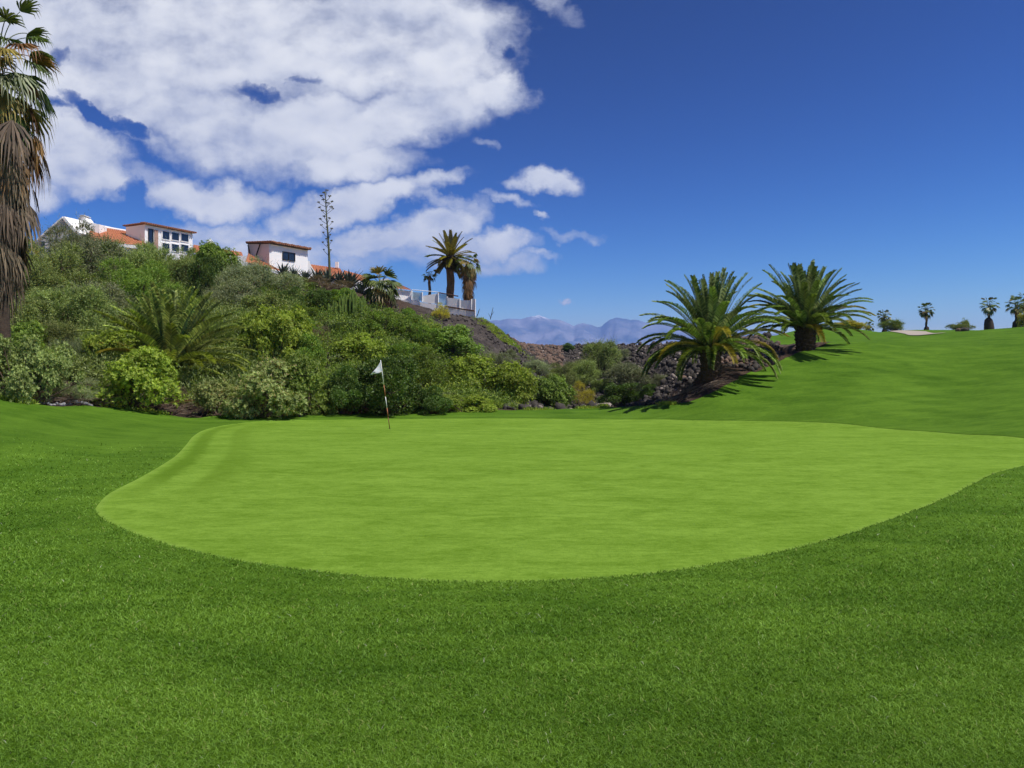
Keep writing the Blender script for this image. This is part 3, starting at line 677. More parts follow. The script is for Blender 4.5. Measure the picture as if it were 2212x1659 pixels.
def villa_two():
    C = (-20.5, 68.0); d = unit2(2.3, 3.5); n = (d[1], -d[0]); b2 = (-d[1], d[0])
    root = empty('white_box_villa', (C[0], C[1], 9), 'small white flat-roofed villa with one dark double window beside the agaves', 'house')
    D = Vector((*d, 0)); B2 = Vector((*b2, 0)); O = Vector((C[0], C[1], 0)); U = Vector((0, 0, 1)); top = 12.94; L = 4.25
    w = MB(); f = O+U*8; w.prism([f, f+D*L, f+D*L+U*(top-8), f+U*(top-8)], B2*2.75)
    w.build('wall', M['white'], root)
    w = MB(); w.prism([O-D*.012+B2*.02+U*8, O-D*.012+B2*2.76+U*8, O-D*.012+B2*2.76+U*(top+.22), O-D*.012+B2*.02+U*(top-.02)], D*.01); w.build('side_wall', M['pink'], root)  # thin skin over the left wall, coloured as if in shade
    rf = MB(); rf.prism([O-D*.12-B2*.30+U*(top+.0), O+D*(L+.12)-B2*.30+U*(top+.0), O+D*(L+.12)+B2*2.85+U*(top+.24), O-D*.12+B2*2.85+U*(top+.24)], (0, 0, .09)); ro = rf.build('flat_roof', M['wood'], root)
    tl = MB(); s = -.1
    while s < L+.1:
        a = O+D*s-B2*.38+U*(top+.13+.02*math.sin(s*9)); tl.tube([a, a+B2*.9+U*.06], .10, 8); s += .23
    s = -.4
    while s < 2.8:
        a = O-D*.2+B2*s+U*(top+.16+.07*s); tl.tube([a, a+D*.5], .085, 8); s += .21
    o = tl.build('roof_tiles', M['tile_edge'], None); L0 = world_loc(root)
    for v in o.data.vertices: v.co -= L0
    o.parent = ro
    add_win(root, C, d, n, (609.5, 542.5, 636.8, 565.5), M['dark'], M['glass'], .07, 1)
    mb = MB(); 
    for a, b in (((542, 527), (551, 556)), ((571, 524), (560, 554))):
        mb.tube([O-D*.2+B2*(2.5 if a[0] < 560 else .9)+U*(top+.1), O-D*.2+B2*(2.1 if a[0] < 560 else 1.6)+U*(top-1.2)], .06, 6)
    mb.build('roof_brace', M['dark'], root)
    # buttress at the right corner
    e = O+D*L; P = [(0, -3.8), (0, -.9)]+[(.15+.75*t, -.95-1.0*t**.6-.35*t*t) for t in (.0, .15, .3, .5, .75, 1)]+[(.9, -3.8)]
    mb = MB(); X = Vector((.94, .34, 0)); mb.prism([e+X*x+U*(top+z) for x, z in P], B2*.4); mb.build('buttress', M['white'], root)
    # low tiled lean-to on the left
    V, Fq = tile_roof(at(530, 566, 66.3), at(612, 588, 66.8), at(590, 577, 68.0), at(536, 548, 68.8)); mb = MB(); mb.add(V, Fq); mb.build('low_tiled_roof', M['tile'], root)
    mb = MB(); a, b = at(545, 572, 66.4), at(616, 590, 66.8); mb.prism([a, b, b-U*1.6, a-U*1.6], (0, .3, 0)); mb.build('low_wall', M['white'], root)
villa_two()

def villa_three():
    root = empty('tiled_annex', at(720, 600, 74), 'long low terracotta roof showing behind the agaves', 'house')
    mb = MB(); V, Fq = tile_roof(at(662, 596, 71.5), at(750, 605, 73), at(735, 580.5, 78), at(668, 571, 76.5)); mb.add(V, Fq)
    mb.build('tiled_roof', M['tile'], root)
    mb = MB(); V, Fq = tile_roof(at(745, 606, 74), at(805, 614, 75), at(786, 596, 79), at(742, 584, 78)); mb.add(V, Fq); mb.build('rear_tiled_roof', M['tile'], root)
    mb = MB(); a = at(664, 598, 72); mb.box(a+Vector((0, .4, -2.5)), (5.2, 1.0, 0), (0, 4, 0), (0, 0, 2.3)); mb.build('wall', M['white'], root)
    mb = MB(); a = at(724, 578, 77); mb.box(a, (.3, 0, 0), (0, .3, 0), (0, 0, .55)); mb.build('chimney', M['white'], root)
villa_three()

def villa_four():
    root = empty('terrace_villa', at(845, 640, 70), 'low white villa with a pinkish tiled roof at the edge of the glass-fenced terrace', 'house')
    U = Vector((0, 0, 1)); Y = 69.0
    mb = MB(); mb.prism([at(x, y, Y) for x, y in ((812, 660), (812, 612), (824, 603), (838, 601.5), (846, 607), (846, 660))], (-.4, 2.2, 0)); mb.build('gable_wall', M['white'], root)
    a, b = at(843, 624, Y-.3), at(889, 629, Y+.6)
    mb = MB(); mb.prism([a, b, b-U*1.35, a-U*1.35], (.4, 2.6, 0)); mb.build('wall', M['white'], root)
    mb = MB(); V, Fq = tile_roof(at(842, 623, Y-.5), at(890.5, 627.5, Y+.4), at(868, 618, Y+3), at(845, 606, Y+3)); mb.add(V, Fq)
    V, Fq = tile_roof(at(846, 620, Y-.45), at(891, 627.8, Y+.35), at(880, 622, Y+1.5), at(846, 607, Y+1.5)); mb.build('tiled_roof', plain('pale_terracotta', (.52, .25, .18), .8, .2, 5), root)
villa_four()

# terrace wall with glass and white panels
def terrace():
    U = Vector((0, 0, 1))
    pts = [(838, 645, 656, 65.5), (890, 650, 664, 65.2), (945, 658, 671, 65.0), (962, 661, 673, 65.0), (1000, 666, 679, 64.6), (1027, 671, 686, 64.3)]
    root = empty('terrace_wall', at(930, 662, 65.0), 'long pale retaining wall stepping along the top of the slope under the fence', 'wall')
    for (x0, t0, b0, y0), (x1, t1, b1, y1) in zip(pts[:-1], pts[1:]):
        a, b, c, e = at(x0, t0, y0), at(x1, t1, y1), at(x1, b1+5, y1), at(x0, b0+5, y0)
        mb = MB(); mb.prism([a, b, c, e], (.0, .35, 0)); mb.build('wall_section', M['white'], root)
    mb = MB(); a, b = at(962, 661.5, 64.9), at(1024, 671.5, 64.2); mb.tube([a, b], .05, 6); mb.build('brown_rail', M['wood'], root)
    fr = empty('glass_balustrade', at(925, 650, 65.1), 'glass balustrade with white posts along the terrace above the slope', 'fence')
    for x0, x1, ya, yb, ba, bb in ((890, 912, 625.5, 629, 647, 650), (914, 945.5, 634, 631, 653, 657)):
        mb = MB(); mb.prism([at(x0, ya+5, 65.1), at(x1, yb+3, 65.05), at(x1, bb, 65.05), at(x0, ba, 65.1)], (0, .02, 0)); mb.build('glass_panel', M['white'] if x0 > 900 else M['clear'], fr)
    for x, y0, y1 in ((889, 627, 648), (912, 631, 652), (946.5, 631, 659), (966, 640, 662)):
        mb = MB(); a, b = at(x, y1, 65.0), at(x, y0, 65.0); mb.tube([a, b], .06, 6); mb.build('post', M['white'], fr)
    mb = MB(); mb.prism([at(948, 634, 65.02), at(965, 637, 65.0), at(965, 660, 65.0), at(948, 657, 65.02)], (0, .02, 0)); mb.build('glass_panel', M['clear'], fr)
    mb = MB(); mb.tube([at(890, 626, 65.2), at(946, 631, 65.05)], .03, 5); mb.build('rail', M['white'], fr)
    mb = MB(); mb.tube([at(946, 632, 65.0), at(990, 640, 64.9)], .05, 5); mb.build('dark_rail', M['wood'], fr)
    wf = empty('white_panel_fence', at(995, 665, 64.6), 'solid white panel fence on the terrace corner beneath the tall palms', 'fence')
    for x0, x1, a0, a1, b0, b1, y0, y1 in ((966.5, 992, 643, 645.5, 663, 667, 64.9, 64.7), (994, 1017, 648, 649, 667, 670, 64.7, 64.4), (1019, 1025.5, 645, 645.5, 670, 671.5, 64.4, 64.3)):
        mb = MB(); mb.prism([at(x0, a0, y0), at(x1, a1, y1), at(x1, b1, y1), at(x0, b0, y0)], (0, .06, 0)); mb.build('panel', M['white'], wf)
    for x, y0, y1, yy in ((993, 645, 667, 64.7), (1018, 646, 671, 64.4), (1026.5, 646, 683, 64.3)):
        mb = MB(); mb.tube([at(x, y1, yy), at(x, y0, yy)], .055, 6); mb.build('post', M['white'], wf)
terrace()

# ------------------------------------------------------------------ palms
def spl(v): return np.array(v, float)
def frond_geo(o, az, el, L, droop, nl=72, ll=.34, lw=.030, vang=.75, fold=.65, rs=.016, seed=0):
    """date palm frond. returns rachis points/radii and leaflet arrays"""
    g = random.Random(seed); n = 16; pts = []; p = np.array(o, float); e = el; ds = L/n
    tw = g.uniform(-.25, .25)
    for i in range(n+1):
        pts.append(p.copy()); a_ = az+tw*(i/n)**2
        p = p + ds*np.array([math.cos(e)*math.cos(a_), math.cos(e)*math.sin(a_), math.sin(e)])
        e -= droop/n*(.2+1.0*(i/n)+1.6*(i/n)**4)*max(.35, math.cos(e)+.25)
    pts = np.array(pts); V, T = [], []
    for k in range(nl):
        t = .10+.90*(k+.5)/nl; f = t*n; i = min(int(f), n-1); q = pts[i]+(pts[i+1]-pts[i])*(f-i)
        d = pts[i+1]-pts[i]; d /= np.linalg.norm(d)
        side = np.cross(d, [0, 0, 1]); ns = np.linalg.norm(side)
        side = side/ns if ns > .08 else np.array([-math.sin(az), math.cos(az), 0]); upv = np.cross(side, d)
        l = ll*min(1, .35+t*2.2)*(1 if t < .6 else 1-(t-.6)*1.35)*g.uniform(.85, 1.12)
        for s in (-1, 1):
            fw = .50+.30*t+g.uniform(-.12, .12)
            dirv = side*s*math.cos(fold+g.uniform(-.15, .15))+upv*math.sin(fold)+d*fw; dirv /= np.linalg.norm(dirv)
            wv = np.cross(dirv, upv*.6+side*s*.4); wv /= (np.linalg.norm(wv)+1e-9); w = lw*g.uniform(.8, 1.2)
            a = q; b = q+dirv*l*.55; c = q+dirv*l+np.array([0, 0, -l*.3])
            V += [a-wv*w*.3, a+wv*w*.3, b+wv*w*.5, c, b-wv*w*.5]
    return pts, np.array(V)
def tube_np(pts, r0, r1, n=5):
    mb = MB(); k = len(pts); mb.tube([tuple(p) for p in pts], [r0+(r1-r0)*i/(k-1) for i in range(k)], n, False); return mb.v, mb.f
def frond_obj(root, name, o, az, el, L, droop, mat, seed, **kw):
    pts, V = frond_geo(o, az, el, L, droop, seed=seed, **kw); L0 = np.array(world_loc(root))
    tv, tf = tube_np(pts, kw.get('rs', .016)*1.5, .004); nb = len(tv)
    VV = np.concatenate([np.array(tv), V])-L0
    k = np.arange(len(V)//5)[:, None]*5+nb
    o_ = np_mesh(name, VV, [np.array(tf), k+np.array([[0, 1, 2, 3, 4]])], mat, root)
    o_.data.materials.append(M['rachis'])
    mi = np.zeros(len(o_.data.polygons), np.int32); mi[:len(tf)] = 1; o_.data.polygons.foreach_set('material_index', mi)
    return o_
def palm_trunk(base, h, r, mat, flare=1.15, boots=True, topf=1.0, seed=0):
    g = random.Random(seed); mb = MB(); n = 12; k = 14
    base = Vector(base); ds = [base+Vector((.03*math.sin(i), 0, -.3+(h+.3)*i/k)) for i in range(k+1)]
    mb.tube(ds, [r*((flare if i == 0 else 1)*(1-i/k)+topf*(i/k))*(1+.04*math.sin(i*2.4)) for i in range(k+1)], n)
    if boots:
        m_ = int(h/.11)*7
        for i in range(m_):
            z = h*i/m_+.02; a = i*2.39996; rr = r*(1+(topf-1)*z/h); c = base+Vector((math.cos(a)*rr*.97, math.sin(a)*rr*.97, z)); o = Vector((math.cos(a), math.sin(a), 0)); s = Vector((-math.sin(a), math.cos(a), 0))
            w = r*.24; d = r*g.uniform(.16, .34); hh = g.uniform(.09, .16)
            mb.prism([c-s*w, c+s*w, c+s*w*.55+Vector((0, 0, hh))+o*d, c-s*w*.55+Vector((0, 0, hh))+o*d], o*-.1+Vector((0, 0, .02)))
    return mb
def date_palm(base, th, tr, n, L, label, mat='frond', el_lo=-25, el_hi=88, droop=1.0, seed=1, boots=True, topf=1.0, wide=1.0, azb=None, ll=.34, group=None, tmat='boot', yellow=.08, dead=0, crown_h=.35, lw=.03, fold=.65):
    g = random.Random(seed); root = empty('date_palm', base, label, 'palm tree', group)
    palm_trunk(base, th, tr, M[tmat], topf=topf, boots=boots, seed=seed).build('trunk', M[tmat], root)
    b = Vector(base); mb = MB()
    for i in range(40):   # leaf bases packed round the heart of the crown
        a = i*2.39996; t = i/60; c = b+Vector((math.cos(a)*tr*(1.0-.6*t), math.sin(a)*tr*(1.0-.6*t), th-.1+crown_h*t*1.4)); o = Vector((math.cos(a), math.sin(a), .9+1.5*t)).normalized()
        mb.tube([c, c+o*(.22+.15*t)], [.055, .02], 5)
    mb.build('crown_heart', M['rachis'] if tmat == 'boot' else M['trunk'], root)
    for i in range(n):
        t = (i+.5)/n; el = el_hi-(el_hi-el_lo)*(t**.85)+g.uniform(-6, 6); az = i*2.39996+g.uniform(-.2, .2)
        if azb: az, el = azb(az, el, g)
        tt = (el_hi-el)/(el_hi-el_lo); LL = L*g.uniform(.9, 1.07)*(.96+.08*math.sin(math.pi*min(1, max(0, tt))))
        o = b+Vector((math.cos(az)*tr*.4, math.sin(az)*tr*.4, th+crown_h*(1-t)))
        mt = M['frond_y'] if g.random() < yellow*(2 if tt > .6 else 0 if yellow < .2 else 1) else M[mat]
        frond_obj(root, 'frond', o, az, R(el), LL, droop*g.uniform(.8, 1.25)*(.55+.7*tt), mt, seed*100+i, ll=ll, lw=lw, fold=fold)
    for i in range(dead):
        az = i*2.39996+1; o = b+Vector((math.cos(az)*tr, math.sin(az)*tr, th-.05))
        frond_obj(root, 'dead_frond', o, az, R(-20), L*.6, 1.6, M['fan_brown'], seed*100+500+i, ll=ll*.7)
    return root

def fan_geo(o, az, el, pl, lr, droop, seed, nseg=22, spread=2.0, w=.035, hang=.5):
    """costapalmate leaf: petiole then pleated fan"""
    g = random.Random(seed); p = np.array(o, float); e = el; n = 8; pts = []
    for i in range(n+1):
        pts.append(p.copy()); p = p+pl/n*np.array([math.cos(e)*math.cos(az), math.cos(e)*math.sin(az), math.sin(e)]); e -= droop/n*max(.2, math.cos(e)+.3)
    q = pts[-1]; d = pts[-1]-pts[-2]; d /= np.linalg.norm(d); side = np.cross(d, [0, 0, 1]); ns = np.linalg.norm(side)
    side = side/ns if ns > .1 else np.array([-math.sin(az), math.cos(az), 0]); up = np.cross(side, d)
    roll = g.uniform(-.5, .5); side, up = side*math.cos(roll)+up*math.sin(roll), up*math.cos(roll)-side*math.sin(roll)
    V = []
    for k in range(nseg):
        a = spread*((k+.5)/nseg*2-1)*.5*1.15+g.uniform(-.03, .03); l = lr*(1-.22*abs(a)/spread)*g.uniform(.85, 1.08)
        dv = d*math.cos(a)+side*math.sin(a); rise = up*(.10 if k % 2 else -.04)*l
        a0 = q+dv*.03; b0 = q+dv*l*.45+rise*.6+np.array([0, 0, -hang*.06*l]); c0 = q+dv*l*.78+rise*.5+np.array([0, 0, -hang*.28*l]); e0 = q+dv*l*.92+np.array([0, 0, -hang*l*g.uniform(.5, 1.0)])+side*g.uniform(-.06, .06)
        wv = -d*math.sin(a)+side*math.cos(a)
        V += [a0-wv*w*.15, a0+wv*w*.15, b0+wv*w, c0+wv*w*.55, e0, c0-wv*w*.55, b0-wv*w]
    return np.array(pts), np.array(V)
def fan_obj(root, name, mat, leaves, merged=False):
    L0 = np.array(world_loc(root)); AV, AF, AT = [], [], []; nb = 0
    for (pts, V) in leaves:
        tv, tf = tube_np(pts, .022, .013, 4); AV.append(np.array(tv)); AF.append(np.array(tf)+nb); nb += len(tv)
        k = np.arange(len(V)//7)[:, None]*7+nb; AV.append(V); AT.append(k+np.array([[0, 1, 2, 3, 4, 5, 6]])); nb += len(V)
    return np_mesh(name, np.concatenate(AV)-L0, [np.concatenate(AF), np.concatenate(AT)], mat, root)
def fan_palm(base, th, tr, n, pl, lr, label, seed=1, el_lo=-50, el_hi=80, ndead=0, skirt=0., clen=.12, dead_r=None, cat='palm tree', group=None, split=False, w=.035, topf=.85, ymix=.2, dmat='fan_dead', trunkmat='boot', hang=.5, droop=.9, nseg=22, dpl=1.0, del_=-28):
    g = random.Random(seed); b = Vector(base); root = empty('fan_palm', b, label, cat, group)
    palm_trunk(b, th, tr, M[trunkmat], topf=topf, boots=False, seed=seed).build('trunk', M[trunkmat], root)
    green, yel, dead = [], [], []
    for i in range(n):
        t = (i+.5)/n; el = el_hi-(el_hi-el_lo)*t+g.uniform(-8, 8); az = i*2.39996+g.uniform(-.25, .25)
        leaf = fan_geo(b+Vector((math.cos(az)*tr*.5, math.sin(az)*tr*.5, th+clen*(1-t))), az, R(el), pl*g.uniform(.8, 1.15), lr*g.uniform(.85, 1.1), droop, seed*77+i, w=w, hang=hang*(.5+t), nseg=nseg)
        (yel if (g.random() < ymix*(.3+1.6*t)) else green).append(leaf)
    for i in range(ndead):
        t = (i+.5)/ndead; az = i*2.39996+g.uniform(-.3, .3); z = th-.1-skirt*t
        rr = (dead_r or tr)*(1-.15*t); t = t**1.25
        dead.append(fan_geo(b+Vector((math.cos(az)*tr*.9, math.sin(az)*tr*.9, z)), az, R(del_-45*min(1, t*1.5)+g.uniform(-22, 22)), pl*dpl*g.uniform(.55, 1.0)*(1.05-.45*t), lr*g.uniform(.85, 1.1), 1.3, seed*91+i, w=w*(1.15 if split else .8), hang=1.1, spread=1.7, nseg=max(10, nseg-4)))
    if split:
        for lf in green: fan_obj(root, 'frond', M['fan'], [lf])
        for lf in yel: fan_obj(root, 'frond', M['fan_y'] if g.random() < .5 else M['fan_brown'], [lf])
        for i in range(len(dead)): fan_obj(root, 'dead_frond', M['fan_brown'] if (i/ max(1, len(dead)) < .3 and g.random() < .6) else M[dmat], dead[i:i+1])
    else:
        if green: fan_obj(root, 'crown', M['fan'], green)
        if yel: fan_obj(root, 'yellowed_fronds', M['fan_y'], yel)
        if dead: fan_obj(root, 'dead_frond_skirt', M[dmat], dead)
    return root

# big skirted fan palm at the left edge
b = at(2, 860, 27.6); b.z = gz(b.x, b.y)-.05
fan_palm(b, 10.1, .30, 56, 1.05, 1.0, 'very tall fan palm with a grey skirt of dead fronds, cut by the left edge', 11, -55, 78, 98, 5.2, clen=2.0, split=True, w=.040, dead_r=.5, ymix=.4, hang=.8, nseg=18, topf=.9, dpl=1.25, del_=-5)

# the two young date palms on the right
p1 = at(1535, 806, 34.7); p1.z = gz(p1.x, p1.y)-.05
date_palm(p1, 1.2, .38, 86, 3.15, 'young date palm with arching fronds, the lower of the pair, beside the gully', seed=21, el_lo=4, droop=1.2, topf=1.12, ll=.37, lw=.055)
p2 = at(1740, 749, 39.6); p2.z = gz(p2.x, p2.y)-.05
date_palm(p2, 1.15, .42, 86, 3.05, 'young date palm with stiff fronds, the higher of the pair, on the grass bank', seed=33, el_lo=8, droop=.85, topf=1.15, ll=.36, lw=.055)
# young palm in the shrubs on the left
p3 = hit(372, 830); p3.z = gz(p3.x, p3.y)
def az3(az, el, g): return az, max(el, 6)
date_palm(p3+Vector((0, -.3, .1)), .5, .35, 84, 3.5, 'young date palm with upright fronds among the hillside shrubs at left', seed=45, mat='frond_l', el_lo=4, el_hi=86, droop=.75, ll=.46, lw=.07, azb=az3, yellow=.12)
# terrace palms
p4 = at(973, 668, 70); 
date_palm(p4, 4.4, .34, 46, 2.15, 'tall date palm with a thick brown trunk and yellowing fronds behind the white fence', seed=51, el_lo=-42, el_hi=86, droop=.55, topf=1.0, boots=False, tmat='trunk', ll=.34, yellow=.62, lw=.06, fold=.25)
mb = MB(); c = p4+Vector((0, 0, 3.75))
mb.tube([c+Vector((0, 0, z)) for z in (-.35, -.1, .25, .6, .9)], [.36, .56, .66, .62, .4], 14)
pr = [o for o in bpy.data.objects if o.name.startswith('date_palm') and (Vector(o.location)-p4).length < .01][0]
o = mb.build('trunk_collar', M['boot'], pr, True)
p5 = at(1012, 672, 67.5)
fan_palm(p5, 3.9, .30, 26, .55, .62, 'fan palm with a thick brown skirt of dead leaves, right of the tall date palm', 61, -60, 80, 46, 2.6, w=.05, ymix=.5, dmat='fan_brown', dead_r=.55, hang=.8, nseg=14)
p6 = at(928, 662, 72)
fan_palm(p6, 2.75, .14, 11, .38, .42, 'little thin-trunked fan palm left of the tall date palm', 63, -20, 70, 0, w=.05, ymix=.1, trunkmat='trunk', nseg=12, hang=.4)
p7 = hit(822, 660); p7.z = gz(p7.x, p7.y)
fan_palm(p7, 1.45, .26, 30, .75, 1.0, 'squat fan palm with hanging brown leaves beside the pink-roofed villa', 65, -20, 84, 16, .9, w=.06, ymix=.2, dmat='fan_brown', hang=.5, nseg=14)
# palms along the right skyline
for (px, pb, pt, Y, lab, sd, nd) in ((1910, 713, 664, 104, 'skyline fan palm with a dense drooping crown, second from the left on the far grass', 71, 14),
        (1877, 713, 686, 96, 'very small short-trunked fan palm, leftmost on the right skyline', 72, 4),
        (2001, 713, 652, 106, 'lone fan palm with a bare trunk standing right of the sandy path', 73, 16),
        (2136, 712, 633, 106, 'tall skyline fan palm rising out of a fat dark trunk base near the right edge', 74, 14),
        (2195, 709, 628, 100, 'leaning skyline fan palm with a dark base beside the yellow bush at right', 75, 16),
        (2216, 708, 612, 108, 'fan palm half cut by the right edge of the photo', 76, 16)):
    b = at(px, pb, Y); b.z = gz(b.x, b.y)-.1; h = (pb-pt)/F*Y+.1; k = h/3.6
    small = h < 2
    th = h*.70 if not small else h*.5
    r = fan_palm(b, th, .11*k+.03, 30, .62*k**.6, .52*k**.6, lab, sd, -52, 84, nd//4, .15, w=.06, ymix=.15, hang=.35, droop=.5, nseg=12, dmat='fan_brown' if sd % 2 else 'fan_dead')
    if px in (2136, 2195, 2001, 1910):
        mb = MB(); rr = {2136: .62, 2195: .5, 2001: .34, 1910: .32}[px]; hh = {2136: 1.9, 2195: 1.4, 2001: .55, 1910: .5}[px]
        mb.tube([b+Vector((.05*math.sin(3*z), 0, z)) for z in (-.2, .2*hh, .55*hh, .85*hh, hh)], [rr*.9, rr, rr*.92, rr*.75, rr*.3], 11); o = mb.build('swollen_base', M['boot'], r, True)
b = at(2210, 706, 97); b.z = gz(b.x, b.y)

# ------------------------------------------------------------------ shrubs
def leaf_quads(P, A, S, ln, wd, g):
    """diamond leaves: P base points, A axis (unit), S side (unit)"""
    n = len(P); l = ln*g.uniform(.7, 1.25, (n, 1)); w = wd*g.uniform(.75, 1.2, (n, 1))
    V = np.empty((n, 4, 3)); V[:, 0] = P; V[:, 1] = P+A*l*.5+S*w*.5; V[:, 2] = P+A*l; V[:, 3] = P+A*l*.5-S*w*.5
    return V.reshape(-1, 3)
def unitv(a): return a/(np.linalg.norm(a, axis=-1, keepdims=True)+1e-9)
def perp(a, g): return unitv(np.cross(a, unitv(g.normal(size=a.shape))))
def shrub_geo(kind, seed, w=3.0, h=2.2):
    g = np.random.default_rng(seed); Rr = w/2
    nl = {'rosette': 34, 'fine': 34, 'feather': 30, 'dry': 22}[kind]
    th = g.random(nl)*2*np.pi; cz = g.uniform(.0, 1, nl)**.8
    rad = np.sqrt(1-cz**2)*g.uniform(.6, 1.06, nl); rl = w*g.uniform(.07, .165, nl)
    C = np.stack([np.cos(th)*rad*(Rr-rl*.6), np.sin(th)*rad*(Rr-rl*.6), .12*h+cz*(h*g.uniform(.72, 1.0, nl)-rl*.6-.12*h)], 1)
    # two or three unequal mounds grown together, not one dome
    mo = g.normal(0, .16*w, (3, 2)); mh = g.uniform(.72, 1.08, 3); pick = g.integers(0, 3, nl); C[:, :2] = C[:, :2]*.8+mo[pick]; C[:, 2] *= mh[pick]
    C[:, 2] += (g.random(nl) < .15)*g.uniform(.05, .25, nl)*h
    C[:, 2] = np.maximum(C[:, 2], rl*.5)
    P, Nn = [], []
    per = {'rosette': 160, 'fine': 750, 'feather': 150, 'dry': 70}[kind]
    for c, r in zip(C, rl):
        k = int(per*(r/(w*.13))**2); d = unitv(g.normal(size=(k, 3)) + np.array([0, 0, .45])+.35*unitv(c[None]-np.array([[0, 0, h*.25]])))
        rr = r*g.uniform(.72, 1.08, (k, 1))
        p = c+d*rr*np.array([1.05, 1.05, .85]); P.append(p); Nn.append(d)
    P = np.concatenate(P); Nn = np.concatenate(Nn); keep = np.ones(len(P), bool)
    for c, r in zip(C, rl): keep &= np.linalg.norm((P-c)/np.array([1.05, 1.05, .85]), axis=1) > r*.62
    keep &= P[:, 2] > .02
    P, Nn = P[keep], Nn[keep]; V = []; fl = []
    if kind == 'rosette':
        P = P+Nn*(g.random((len(P), 1))**3)*.28
        ax = unitv(Nn+np.array([0, 0, .5])+g.normal(size=Nn.shape)*.2)
        for j in range(9):
            s = perp(ax, g); a = unitv(ax*g.uniform(.25, .9, (len(P), 1))+s); V.append(leaf_quads(P, a, unitv(np.cross(a, ax)), .12, .036, g))
        pk = g.random(len(P)) < .22; q = P[pk]+ax[pk]*.06
        for j in range(5): fl.append(leaf_quads(q+g.normal(size=q.shape)*.03, unitv(g.normal(size=q.shape)+ax[pk]), perp(ax[pk], g), .055, .05, g))
    elif kind == 'fine':
        a = unitv(Nn*.7+g.normal(size=Nn.shape)*.65+np.array([0, 0, .15])); V.append(leaf_quads(P, a, perp(a, g), .085, .05, g))
    elif kind == 'feather':
        ax = unitv(Nn*.8+np.array([0, 0, .55])+g.normal(size=Nn.shape)*.35)
        L_ = g.uniform(.15, .45, (len(P), 1))+.5*(g.random((len(P), 1)) < .08)
        for j in range(9):
            t = (j+1)/9.; q = P+ax*L_*t+np.array([0, 0, -.10])*t*t; s = perp(ax, g); a = unitv(ax*.8+s*.8); V.append(leaf_quads(q, a, unitv(np.cross(a, s)), .10*(1.15-.5*t), .026, g))
        V.append(leaf_quads(P-ax*.1, ax, perp(ax, g), .45, .010, g))
    else:
        ax = unitv(Nn+np.array([0, 0, .3])+g.normal(size=Nn.shape)*.5)
        for j in range(4):
            a = unitv(ax+g.normal(size=ax.shape)*.6); V.append(leaf_quads(P+ax*.05*j, a, perp(a, g), .07, .03, g))
            V.append(leaf_quads(P-ax*.1, a, perp(a, g), .40, .014, g))
    V = np.concatenate(V)
    st = MB(); rnd = random.Random(seed)
    for c, r in zip(C, rl):
        c = Vector(c); o = Vector((c.x*.08, c.y*.08, 0)); m_ = o.lerp(c, .5)+Vector((0, 0, -.12*h*rnd.random())); st.tube([o, m_, c], [.045, .03, .012], 5, False)
        for j in range(4):
            d = Vector(unitv(g.normal(size=3)+np.array([0, 0, .4]))); st.tube([c*.85+o*.15, c+d*r*.85], [.014, .005], 4, False)
    return V, (np.concatenate(fl) if fl else None), st
def qf(V): return np.arange(len(V)).reshape(-1, 4)
PROTO = {}
def proto(kind, mat, seed):
    key = (kind, mat, seed)
    if key not in PROTO:
        V, fl, st = shrub_geo(kind, seed)
        r = bpy.data.objects.new('shrub', None)
        f = np_mesh('foliage', V, qf(V), M[mat]); parts = [f]
        s = st.build('stems', M['dry'] if kind == 'dry' or mat in ('lf_cream', 'lf_grey') else M['stem']); parts.append(s)
        if mat == 'lf_cream': parts.append(np_mesh('flower_heads', fl, qf(fl), M['flower']))
        for p in parts: col.objects.unlink(p)
        PROTO[key] = parts
    return PROTO[key]
def shrub(px, pb, wpx, hpx, kind, mat, label, seed=0, Y=None, cat='shrub', name='shrub', sink=.12, depth=1.0):
    b = hit(px, pb) if Y is None else at(px, pb, Y); b.z = gz(b.x, b.y)-sink
    m = b.y/F; w, h = wpx*m*1.12, hpx*m*1.02
    r = bpy.data.objects.new(name, None); col.objects.link(r); r.location = b; r.rotation_euler = (0, 0, random.uniform(0, 6.28)); r.scale = (w/3.0, w/3.0*depth, (h+sink)/2.2)
    tag(r, label, cat, 'shrubs and bushes on the hillside')
    for p in proto(kind, mat, seed % 5 + {'rosette': 10, 'fine': 20, 'feather': 30, 'dry': 40}[kind]):
        c = p.copy(); col.objects.link(c); c.parent = r
    return r
